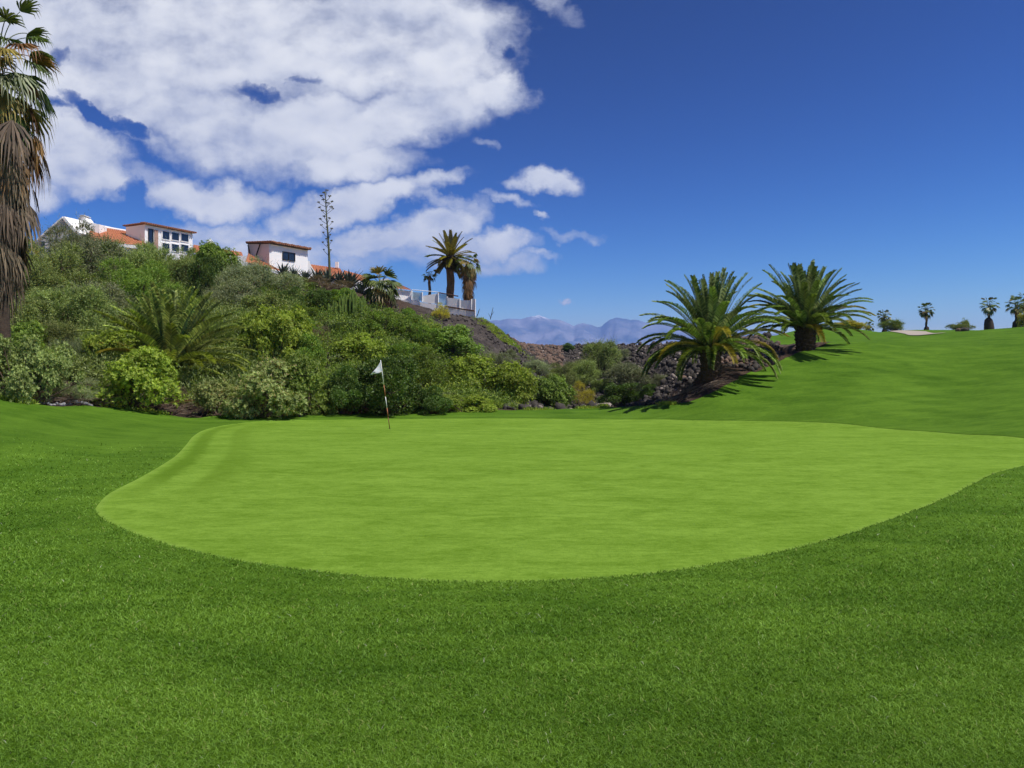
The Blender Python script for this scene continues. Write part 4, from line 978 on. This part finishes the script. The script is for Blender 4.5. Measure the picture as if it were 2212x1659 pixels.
Sh = [
 # px, base py, width, height, kind, material, label
 (110,655,150,118,'feather','lf_olive','grey-green bush right of the skirted fan palm, below the white gable'),
 (192,622,135,125,'feather','lf_grey','tall pale silvery bush hiding the foot of the stepped chimney'),
 (265,615,110,90,'feather','lf_olive','olive bush below the red tiled wing of the villa'),
 (350,620,115,92,'feather','lf_olive','olive bush below the villa window wall, right of the tiled wing'),
 (405,628,80,82,'feather','lf_olive','narrow olive bush under the right end of the villa window wall'),
 (320,668,150,95,'feather','lf_mid','broad green bush in the second row under the villa windows'),
 (62,745,130,120,'fine','lf_olive','dull olive bush behind the bushes at the far left edge'),
 (150,735,150,110,'feather','lf_olive','large loose olive bush midway up the left hillside'),
 (235,705,150,100,'feather','lf_grey','greyish bush directly above the tips of the upright young palm'),
 (75,660,110,80,'fine','lf_olive','small-leaved olive bush at the base of the skirted fan palm skirt'),
 (205,660,120,80,'fine','lf_olive','rounded olive bush below the silvery bush by the chimney'),
 (438,665,85,135,'fine','lf_dark','glossy deep green bush between the two white villas, taller than its neighbours'),
 (487,610,95,92,'rosette','lf_mid','spiky yellow-tipped green bush hiding the rear villa roof'),
 (452,600,60,72,'rosette','lf_mid','small bright-tipped bush just right of the villa window wall'),
 (535,640,120,80,'feather','lf_grey','smoky grey bush left of the small box villa'),
 (490,690,120,85,'feather','lf_grey','smoky grey-green bush below the deep green bush'),
 (575,700,120,75,'fine','lf_olive','olive-grey bush below the small box villa'),
 (580,628,70,36,'dry','lf_grey','low dry grey bush at the foot of the small box villa'),
 (640,626,110,30,'fine','lf_olive','low clipped olive hedge in front of the box villa'),
 (700,628,110,32,'dry','lf_dry','low brown scrub under the agaves'),
 (622,672,80,52,'fine','lf_dark','dark round dome bush, left of the two below the agaves'),
 (685,672,82,55,'fine','lf_dark','dark round dome bush, right of the two below the agaves'),
 (560,660,70,40,'fine','lf_mid','small green dome left of the dark dome bushes'),
 (640,700,70,40,'fine','lf_mid','low mid-green bush in the dip above the bright bush'),
 (745,660,80,40,'fine','lf_mid','smooth green mound behind the columnar cactus'),
 (817,728,98,64,'fine','lf_mid','neat round green dome bush below the squat fan palm'),
 (740,728,70,40,'fine','lf_dark','dark spreading bush at the foot of the columnar cactus'),
 (700,742,60,35,'dry','lf_dry','dry dark twiggy patch above the yellow-green mounded bush'),
 (592,792,115,130,'rosette','lf_bright','big bright yellow-green bush in the middle of the slope, left of the flag'),
 (520,740,90,60,'rosette','lf_bright','yellow-green bush behind the right fronds of the upright young palm'),
 (665,738,60,58,'fine','lf_mid','compact green bush between the bright bush and the dome bushes'),
 (775,790,110,70,'rosette','lf_bright','wide yellow-green bush directly above the flag'),
 (668,810,95,85,'fine','lf_mid','mid-green bush right of the big bright bush'),
 (880,700,48,32,'fine','lf_mid','small green bush below the terrace wall, leftmost of three in a line'),
 (905,716,50,34,'rosette','lf_mid','small green bush below the terrace wall, middle of three in a line'),
 (930,732,50,34,'rosette','lf_bright','small green bush below the terrace wall, rightmost of three in a line'),
 (870,735,55,40,'fine','lf_dark','dark green bush right of the neat round dome'),
 (952,690,46,34,'dry','lf_yellow','dry yellowish tuft right below the terrace wall'),
 (900,755,75,52,'fine','lf_mid','green bush on the upper slope above the pale spreading bush'),
 (955,775,115,68,'rosette','lf_mid','pale green spreading bush beside the dark lava face'),
 (1010,772,60,45,'feather','lf_grey','feathery grey-green bush at the foot of the lava face'),
 (870,790,90,62,'fine','lf_mid','green bush right of the flag, above the big dark bush'),
 (1005,838,100,80,'rosette','lf_bright','yellow-green bush left of the gully, second from the gully mouth'),
 (930,842,95,85,'fine','lf_mid','mid-green bush to the right of the big dark bush'),
 (1050,800,70,48,'feather','lf_grey','grey-green feathery bush behind the yellow-green gully bushes'),
 (1085,878,105,98,'rosette','lf_bright','tall yellow-green bush nearest the gully on the left hillside'),
 (1150,845,60,50,'dry','lf_grey','dry grey bush between the two yellow-green bushes at the gully'),
 (1175,878,88,76,'rosette','lf_mid','pale green bush at the mouth of the gully'),
 (1193,876,28,24,'fine','lf_yellow','tiny bright yellow bush at the grass edge by the gully'),
 (1250,876,60,46,'dry','lf_yellow','low straw-coloured bush at the gully mouth beside the pale boulder'),
 (1235,830,80,42,'feather','lf_olive','dim olive bush low in the gully'),
 (1352,872,110,56,'fine','lf_dark','wide dark green bush at the grass edge left of the date palms'),
 (1298,812,70,72,'feather','lf_olive','upright grey-olive bush in the gully, left of the date palm fronds'),
 (1350,842,85,62,'feather','lf_grey','soft grey-green bush behind the wide dark green bush'),
 (1400,862,55,36,'fine','lf_dark','little dark bush at the left foot of the rocky bank'),
 (1221,757,30,16,'rosette','lf_dark','tiny dark bush on the far rim of the gully below the mountains'),
 (830,894,190,152,'fine','lf_dark','very large dark green bush standing behind the flag'),
 (745,893,105,100,'fine','lf_dark','dark bush left of the flagstick at the edge of the grass'),
 (664,895,120,125,'rosette','lf_mid','green bush at the grass edge right of the cream-tipped bush'),
 (553,898,150,112,'rosette','lf_cream','cream-tipped bush at the grass edge below the big bright bush'),
 (475,893,85,72,'rosette','lf_cream','smaller cream-tipped bush right of the upright young palm'),
 (455,835,70,50,'dry','lf_dry','dry brown scrub under the right fronds of the upright young palm'),
 (932,893,90,58,'fine','lf_dark','low dark bush at the grass edge right of the big dark bush'),
 (1010,889,85,36,'rosette','lf_bright','low creeping green plant at the grass edge below the yellow-green bushes'),
 (272,878,160,118,'rosette','lf_bright','bright lime-green bush at the foot of the upright young palm'),
 (232,805,110,90,'rosette','lf_bright','lime-green bush behind and left of the upright young palm'),
 (170,815,110,90,'dry','lf_grey','tangled brownish-grey bush left of the lime-green bushes'),
 (120,800,110,100,'feather','lf_olive','drooping olive bush near the left edge, above the stone edging'),
 (45,862,120,135,'rosette','lf_olive','grey-green tufted bush cut by the left edge of the photo'),
 (35,800,100,100,'rosette','lf_mid','mid-green bush at the far left edge above the tufted bush'),
 (165,862,110,52,'dry','lf_grey','dry twiggy undergrowth beside the grey stone edging'),
 (400,880,80,46,'dry','lf_dry','shaded dry undergrowth beneath the upright young palm'),
 (20,720,80,80,'fine','lf_dark','dark green bush at the extreme left below the skirted palm'),
 (305,745,100,70,'fine','lf_olive','olive bush hidden behind the upright young palm fronds'),
 (430,760,100,80,'feather','lf_mid','green bush behind the right half of the upright young palm'),
 (545,760,80,80,'fine','lf_mid','green bush left of the big bright bush'),
 (1105,775,40,22,'dry','lf_grey','small dry bush on the slope below the green crest strip'),
 (1330,790,60,34,'feather','lf_grey','faint grey-green bush high in the gully left of the lower date palm'),
 (1270,815,70,40,'feather','lf_olive','olive bush in the gully between the two grey-green ones'),
 (1160,810,70,36,'feather','lf_grey','low grey-green bush at the foot of the dark slope nose'),
 (1205,835,60,44,'feather','lf_olive','olive bush behind the pale green bush at the gully mouth'),
 (1300,850,60,40,'fine','lf_olive','soft olive bush behind the pale boulder'),
 (1415,845,50,34,'feather','lf_grey','wispy grey-green bush on the rocky bank below the date palm fronds'),
 (300,835,90,60,'rosette','lf_mid','green bush right behind the lime-green bush at the left'),
 (95,845,90,70,'rosette','lf_olive','olive bush beside the tufted bush cut by the left edge'),
 (630,860,90,90,'fine','lf_mid','green bush tucked between the cream-tipped bush and the dark bushes'),
]
for i, s in enumerate(Sh): shrub(*s, seed=i)

# the bush with orange tips behind the skirted palm
shrub(38, 590, 70, 95, 'fine', 'lf_yellow', 'yellow-green bush with orange-brown base beside the skirted palm, left of the white gable', 1, Y=60)
# yellowish bushes on the right skyline
shrub(1935,713,52,26,'feather','lf_mid','low spiky bush right of the dense-crowned fan palm on the right skyline',3,Y=100,sink=.05)
shrub(2068,711,34,15,'feather','lf_olive','low pale bush on the skyline right of the sandy path',4,Y=100,sink=.05)
shrub(2085,711,20,24,'feather','lf_olive','small wind-bent bush on the skyline beside the pale bush',4,Y=101,sink=.05)
shrub(2212,708,34,42,'rosette','lf_yellow','yellow bush at the right edge between the leaning fan palm and its neighbour',5,Y=98,sink=.05)
shrub(1835,706,60,20,'rosette','lf_yellow','orange-green bush on the crest hidden behind the higher date palm',6,Y=72,sink=.05)

# low ground cover filling the slope between the bushes
def cover():
    g = np.random.default_rng(5)
    def patch(n, u0, u1, y0, y1, name, mat, label, hh, ln, wd, per, pr, rz):
        u = g.uniform(u0, u1, n); Y = g.uniform(y0, y1, n); x = (u-CX)/F*Y
        s = soilmask(x, Y); e = np.interp(u, EDGE[:, 0], EDGE[:, 1]); lav = (u > 930+(62-Y)*2.0)*(Y > 46)
        k = (s > .9) & ~lav & (((Y-e) > 2.0) | (g.random(n) < .12)) & (np.sin(x*.8+pr)*np.sin(Y*.9+pr*2)+g.normal(0, .35, n) > -.35)
        x, Y = x[k], Y[k]; z = tz(x, Y); h = hh*g.uniform(.4, 1.1, len(x)); V = []
        for j in range(per):
            o = unitv(g.normal(size=(len(x), 3))+np.array([0, 0, .5])); P = np.stack([x, Y, z+h*.45], 1)+o*np.stack([h*rz, h*rz, h*.5], 1)*g.uniform(.6, 1.05, (len(x), 1))
            a_ = unitv(o*.8+g.normal(size=P.shape)*.6+np.array([0, 0, .25])); V.append(leaf_quads(P, a_, perp(a_, g), ln, wd, g))
        V = np.concatenate(V); tag(np_mesh(name, V, qf(V), M[mat]), label, 'undergrowth', kind='stuff')
    patch(2700, -60, 640, 31, 56, 'olive_undergrowth', 'lf_olive', 'dull olive undergrowth between the bushes on the left of the hill', 1.35, .15, .045, 90, 0.3, .65)
    patch(2300, 150, 1120, 33, 56, 'ground_cover', 'lf_mid', 'low green undergrowth between the hillside bushes', 1.1, .14, .045, 80, 2.0, .7)
    patch(1300, 60, 1120, 33, 55, 'bright_ground_cover', 'lf_bright', 'small bright green tufts between the hillside bushes', .95, .13, .04, 80, 4.0, .7)
    patch(700, 150, 1120, 31, 55, 'grey_undergrowth', 'lf_grey', 'thin grey-green weeds between the hillside bushes', .8, .18, .02, 60, 5.3, .6)
    # weeds along the soil edge and the green strip on the crest
    n = 5200; u = g.uniform(-60, 1500, n); e = np.interp(u, EDGE[:, 0], EDGE[:, 1]); Y = e+g.normal(.1, .25, n); cl = np.sin(u*.045)+np.sin(u*.021+1) > .5
    u, Y = u[cl], Y[cl]; n2 = 2200; u = np.concatenate([u, g.normal(1085, 26, n2)]); Y = np.concatenate([Y, g.uniform(61, 67, n2)]); x = (u-CX)/F*Y; z = tz(x, Y); V = []
    for j in range(5):
        P = np.stack([x+g.normal(0, .08, len(x)), Y+g.normal(0, .08, len(x)), z], 1); a = unitv(g.normal(size=P.shape)*.6+np.array([0, 0, .7])); V.append(leaf_quads(P, a, perp(a, g), .15, .035, g))
    V = np.concatenate(V); tag(np_mesh('weeds', V, qf(V), M['lf_bright']), 'bright creeping weeds along the edge of the soil and on the hill crest', 'weeds', kind='stuff')
cover()

# ------------------------------------------------------------------ agaves, flower stalk, cactus
def agave(px, pb, Y, size, label, seed, n=30):
    g = random.Random(seed); b = at(px, pb, Y); b.z = gz(b.x, b.y)
    mb = MB(); kk = 6
    for i in range(n):
        t = i/n; az = i*2.39996; el = R(80-62*t+g.uniform(-6, 6)); L = size*g.uniform(.8, 1.1); w = size*.085; e = el; p = b+Vector((0, 0, .1)); P = []
        rad = Vector((math.cos(az), math.sin(az), 0)); side = Vector((-math.sin(az), math.cos(az), 0)); V = []
        for k in range(kk+1):
            f = k/kk; ww = w*(math.sin(math.pi*(.25+.75*f)) if f < 1 else .02)*(1.0); V += [p-side*ww+Vector((0, 0, .02)), p-rad*math.sin(e)*.0-Vector((0, 0, .035*(1-f)+.004)), p+side*ww+Vector((0, 0, .02))]
            p = p+(rad*math.cos(e)+Vector((0, 0, math.sin(e))))*L/kk; e -= .05
        Fc = []
        for k in range(kk):
            a = k*3; Fc += [(a, a+1, a+4, a+3), (a+1, a+2, a+5, a+4), (a+2, a, a+3, a+5)]
        mb.add(V, Fc)
    r = empty('agave', b, label, 'agave', 'agaves along the crest of the hill'); mb.build('leaves', M['agave'], r)
    return r, b
agave(612, 598, 64.5, 1.3, 'agave with blue-grey blades in front of the white box villa wall, leftmost of the row', 1)
agave(634, 600, 64, 1.0, 'small agave right of the leftmost one, under the villa window', 2)
agave(660, 602, 64, 1.15, 'agave at the right corner of the box villa', 3)
agave(686, 606, 64, 1.35, 'agave left of the tall flower stalk', 4)
agave(708, 608, 63.6, 1.25, 'dark agave at the very foot of the tall flower stalk', 5)
agave(733, 610, 63.8, 1.25, 'agave just right of the tall flower stalk', 6)
agave(755, 612, 63.5, 1.7, 'largest agave with long dark blades left of the squat fan palm', 7, 38)
agave(780, 618, 63.5, 1.2, 'agave nearest the squat fan palm, last of the row', 8)
def stalk():
    Y = 63.2; b = at(712, 610, Y); b.z = gz(b.x, b.y); top = at(704, 413, Y)
    r = empty('agave_flower_stalk', b, 'very tall thin dried agave flower stalk with round seed clusters, standing against the clouds', 'flower stalk')
    pts = [b.lerp(top, t)+Vector((.05*math.sin(t*5), 0, 0)) for t in np.linspace(0, 1, 15)]
    mb = MB(); mb.tube(pts, [.115*(1-.75*i/14) for i in range(15)], 8); gm = plain('stalk_green', (.12, .13, .055), .7, .2, 3); mb.build('stalk', gm, r, True)
    g = random.Random(3); m = Y/F
    cl = [(699,417,6),(706,412,7),(694,424,7),(713,425,8),(698,432,6),(688,438,6),(709,440,10),(717,436,6),(690,449,6),(715,448,8),(696,456,7),(719,452,6),(700,468,5),(692,474,6),(712,472,6),(718,480,5),(694,487,6),(706,492,5),(717,495,6),(698,503,5),(713,508,5),(705,517,5),(697,524,5),(716,521,5),(709,531,5),(699,540,4),(714,541,4)]
    for x, y, s in cl:
        c = at(x, y, Y+g.uniform(-.35, .35)); root_ = b.lerp(top, max(0, min(1, ((610-y)-9)/197.)))
        mb = MB(); mb.tube([root_, root_.lerp(c, .6)-Vector((0, 0, .03)), c], [.022, .018, .014], 4)
        for k in range(15):
            a = g.uniform(0, 6.28); e = g.uniform(0, .6); o = Vector((math.cos(a)*g.uniform(.2, 1), math.sin(a)*g.uniform(.2, 1), g.uniform(-.1, .5)))*s*m*.5; q = c+o
            mb.tube([q, q+Vector((0, 0, .05))+o*.15], [.035, .022], 5)
        mb.build('seed_cluster', plain('seed', (.13, .115, .05), .8, .25, 4) if 'seed' not in bpy.data.materials else bpy.data.materials['seed'], r)
stalk()
def cactus():
    b = hit(757, 694); b.z = gz(b.x, b.y)-.05; g = random.Random(9)
    r = empty('columnar_cactus', b, 'clump of tall ribbed green cactus columns in the middle of the upper slope', 'cactus')
    mb = MB()
    for i in range(58):
        a = g.uniform(0, 6.28); rr = 1.35*math.sqrt(g.random()); h = (2.3-.9*rr/1.35)*g.uniform(.65, 1.08); c = b+Vector((math.cos(a)*rr*.75, math.sin(a)*rr*.6, -.1)); o = Vector((math.cos(a), math.sin(a), 0))*rr*.28
        K = 7; st = len(mb.v); n = 10
        for k in range(K+1):
            f = k/K; p = c+o*min(1, f*2.2)**.6*1.2+Vector((0, 0, h*f)); q = .075*(1 if f < .9 else .55)*(1+.12*math.sin(k*2.2))
            for j in range(n): an = 2*math.pi*j/n; s = q*(1 if j % 2 else .66); mb.v.append((p.x+math.cos(an)*s, p.y+math.sin(an)*s, p.z))
        for k in range(K):
            for j in range(n): mb.f.append((st+k*n+j, st+k*n+(j+1) % n, st+(k+1)*n+(j+1) % n, st+(k+1)*n+j))
        mb.f.append(tuple(st+K*n+j for j in range(n)))
    mb.build('columns', M['cactus'], r)
cactus()
def dead_stick(x0, y0, x1, y1, Y, label, tw):
    a, b = at(x0, y0+4, Y), at(x1, y1, Y); mb = MB(); mb.tube([a, a.lerp(b, .5)+Vector((.02, 0, .02)), b], [.035, .028, .015], 5)
    for t, dx in tw: p = a.lerp(b, t); mb.tube([p, p+Vector((dx, 0, .35))], [.018, .008], 4)
    o = mb.build('dead_stalk', M['dark'], None, origin=tuple(a)); tag(o, label, 'dead stalk')
dead_stick(1059, 686, 1065, 664, 64.5, 'longer leaning dead stalk on the tip of the hill crest', ((.3, .25), (.15, -.2)))
dead_stick(1030, 680, 1036, 667, 64.8, 'short dead stalk just right of the white panel fence', ((.3, .1),))

# ------------------------------------------------------------------ rocks
ico_v = None
def ico():
    t = (1+5**.5)/2; v = np.array([(-1,t,0),(1,t,0),(-1,-t,0),(1,-t,0),(0,-1,t),(0,1,t),(0,-1,-t),(0,1,-t),(t,0,-1),(t,0,1),(-t,0,-1),(-t,0,1)], float)
    f = [(0,11,5),(0,5,1),(0,1,7),(0,7,10),(0,10,11),(1,5,9),(5,11,4),(11,10,2),(10,7,6),(7,1,8),(3,9,4),(3,4,2),(3,2,6),(3,6,8),(3,8,9),(4,9,5),(2,4,11),(6,2,10),(8,6,7),(9,8,1)]
    return unitv(v), np.array(f)
def ico2():
    v, f = ico(); v = list(map(tuple, v)); nf = []; mid = {}
    def md(a, b):
        k = (min(a, b), max(a, b))
        if k not in mid: p = np.array(v[a])+np.array(v[b]); v.append(tuple(p/np.linalg.norm(p))); mid[k] = len(v)-1
        return mid[k]
    for a, b, c in f: x, y, z = md(a, b), md(b, c), md(c, a); nf += [(a, x, z), (b, y, x), (c, z, y), (x, y, z)]
    return np.array(v), np.array(nf)
IV, IF = ico(); JV, JF = ico2()
def rocks(name, x, y, s, mat, label, cat, g, sink=.25):
    z = tz(x, y); n = len(x); V = np.repeat(IV[None], n, 0)*g.uniform(.6, 1.25, (n, 12, 1)); V = V*g.uniform(.55, 1.3, (n, 1, 3))*s[:, None, None]
    a = g.random(n)*6.28; c, q = np.cos(a)[:, None], np.sin(a)[:, None]; X = V[..., 0]*c-V[..., 1]*q; Yv = V[..., 0]*q+V[..., 1]*c; V[..., 0], V[..., 1] = X, Yv
    V += np.stack([x, y, z+s*sink], 1)[:, None]
    o = np_mesh(name, V.reshape(-1, 3), (IF[None]+np.arange(n)[:, None, None]*12).reshape(-1, 3), mat); tag(o, label, cat, kind='stuff'); return o
def rubble():
    g = np.random.default_rng(12)
    def sc_(n, u0, u1, y0, y1, smin, smax, pw=2.2):
        u = g.uniform(u0, u1, n); Y = g.uniform(y0, y1, n); x = (u-CX)/F*Y; k = soilmask(x, Y) > .6
        s = smin+(smax-smin)*g.random(n)**pw; return x[k], Y[k], s[k]
    x, y, s = sc_(17000, 1090, 1680, 36, 95, .025, .30, 4.5); rocks('dark_rubble', x, y, s, M['rock'], 'dark lava rubble strewn over the slopes of the gully', 'rubble', g)
    x, y, s = sc_(5200, 1090, 1680, 38, 95, .02, .15, 3); rocks('pale_rubble', x, y, s, M['palerock'], 'paler stones scattered among the lava rubble in the gully', 'rubble', g)
    x, y, s = sc_(3000, 1105, 1215, 68, 93, .05, .28); x2, y2, s2 = sc_(1700, 1540, 1680, 37, 62, .05, .22)
    rocks('red_rubble', np.concatenate([x, x2]), np.concatenate([y, y2]), np.concatenate([s, s2]), M['redrock'], 'reddish-brown rubble on the gully rim and below the higher date palm', 'rubble', g)
    x, y, s = sc_(1100, 930, 1130, 44, 64, .02, .16, 3); rocks('slope_rubble', x, y, s, M['rock'], 'loose dark stones on the lava face below the terrace', 'rubble', g)
    x, y, s = sc_(1500, 560, 900, 38, 60, .05, .3, 3); rocks('hill_rubble', x, y, s, M['rock'], 'dark stones showing between bushes on the left hillside', 'rubble', g)
    # dead twigs on the soil and on the rocky bank
    mb = MB()
    r = random.Random(8)
    for i in range(900):
        u, Y = (r.uniform(-40, 720), None) if i % 3 else (r.uniform(1400, 1560), None)
        e = float(np.interp(u, EDGE[:, 0], EDGE[:, 1])); Y = e+abs(r.gauss(.5, 1.1))+.25 if u < 800 else e+r.uniform(.4, 5); x = (u-CX)/F*Y; z = gz(x, Y); a = r.uniform(-.7, .7)+(0 if r.random() < .7 else 1.3); L = r.uniform(.2, 1.0)
        p = Vector((x, Y, z+.04)); d = Vector((math.cos(a), math.sin(a)*.6, r.uniform(.0, .45))); q = p+d*L*.5+Vector((0, 0, .07)); mb.tube([p, q, p+d*L], [.014, .011, .005], 4, False)
    tag(mb.build('dead_twigs', M['dry']), 'dead twigs and dry sticks littering the bare soil and rocky bank', 'twigs', kind='stuff')
rubble()
def boulder(px, pb, w, h, Y, mat, label, seed, name='boulder', cat='boulder', group=None):
    g = np.random.default_rng(seed); b = at(px, pb, Y) if Y else hit(px, pb); b.z = gz(b.x, b.y); m = b.y/F
    nz = 1+.22*np.sin(JV[:, 0]*3+seed)*np.cos(JV[:, 1]*2.7+seed*2)+.12*np.sin(JV[:, 2]*6+JV[:, 0]*5+seed)+g.normal(0, .035, len(JV))
    V = JV*nz[:, None]*np.array([w*m*.55, w*m*.45, h*m*.62])+np.array([0, 0, h*m*.35])
    o = np_mesh(name, V, JF, M[mat], None, False); o.location = b; tag(o, label, cat, group); return o
boulder(1303, 862, 40, 24, 38.5, 'palerock', 'pale boulder at the grass edge left of the wide dark green bush', 1)
boulder(1266, 864, 26, 20, 39.5, 'redrock', 'brown boulder at the gully mouth beside the straw-coloured bush', 2)
boulder(1284, 872, 22, 14, 37.5, 'palerock', 'small pale boulder between the brown boulder and the grass', 3)
boulder(1245, 800, 16, 10, 52, 'palerock', 'pale block of rock in the middle of the gully floor', 4)
boulder(1478, 792, 26, 16, 42, 'redrock', 'reddish boulder under the left fronds of the lower date palm', 5)
boulder(1440, 822, 20, 12, 39, 'rock', 'dark boulder on the rocky bank left of the lower date palm', 6)
boulder(2070, 722, 10, 7, 86, 'redrock', 'reddish rock lying on the fairway below the skyline bush', 7, 'rock', 'rock')
boulder(2082, 722, 18, 9, 86, 'rock', 'dark rock lying right of the reddish one on the fairway', 8, 'rock', 'rock')
for i in range(22):
    u = 58+i*6.6+random.uniform(-1.5, 1.5); Y = float(np.interp(u, EDGE[:, 0], EDGE[:, 1]))+.35+random.uniform(-.12, .12); b = Vector(((u-CX)/F*Y, Y, 0))
    boulder(u, 860, random.uniform(7, 12), random.uniform(4, 7), Y, 'greystone' if 'greystone' in M else 'palerock', 'small flat grey stone in the row edging the soil bed at left', 20+i, 'edging_stone', 'stone', 'stones edging the left soil bed')
# dry fallen fronds on the soil in front of the young palm
for i, (px, Y, a, L) in enumerate(((415, 31.2, .35, 2.2), (470, 31.6, -.25, 2.0), (520, 32.0, -.2, 2.2), (440, 32.2, -.5, 1.9), (355, 31.3, .2, 1.6))):
    b = Vector(((px-CX)/F*Y, Y, 0)); b.z = gz(b.x, b.y)+.06
    lab = ('dry fallen palm frond lying nearest the grass below the young palm', 'dry fallen palm frond at the left foot of the cream-tipped bush', 'dry fallen palm frond half under the cream-tipped bush', 'dry fallen palm frond in the shade just behind the others', 'short dry fallen frond right below the lime-green bush')[i]
    r = empty('fallen_frond', b, lab, 'dead frond', 'fallen fronds on the soil'); frond_obj(r, 'blade', b, a, .12, L, .3, M['fan_brown'], 900+i, ll=.22)

# ------------------------------------------------------------------ sandy path on the far fairway
def path():
    q = [(1905, 713.5), (1950, 714.2), (2000, 716.5), (2044, 720), (1985, 725.5), (1955, 722), (1925, 717)]
    g = [hit(x, y) for x, y in q]
    a = [Vector((p.x, p.y, 0)) for p in g]
    # drape: fan subdivide
    c = sum(a, Vector())/len(a); V = []; Fq = []
    n = len(a); K = 14; S = 8; bd = []
    for i in range(n):
        for s in range(S): bd.append(a[i].lerp(a[(i+1) % n], s/S))
    m = len(bd)
    for k in range(K+1):
        for p in bd: qd = c.lerp(p, k/K); V.append((qd.x, qd.y, gz(qd.x, qd.y)+.05))
    for k in range(K):
        for i in range(m): Fq.append((k*m+i, k*m+(i+1) % m, (k+1)*m+(i+1) % m, (k+1)*m+i))
    mb = MB(); mb.add(V, Fq); tag(mb.build('path', plain('path_sand', (.42, .36, .29), .9, .12, .6)), 'pale sandy cart path crossing the far fairway', kind='structure')
path()
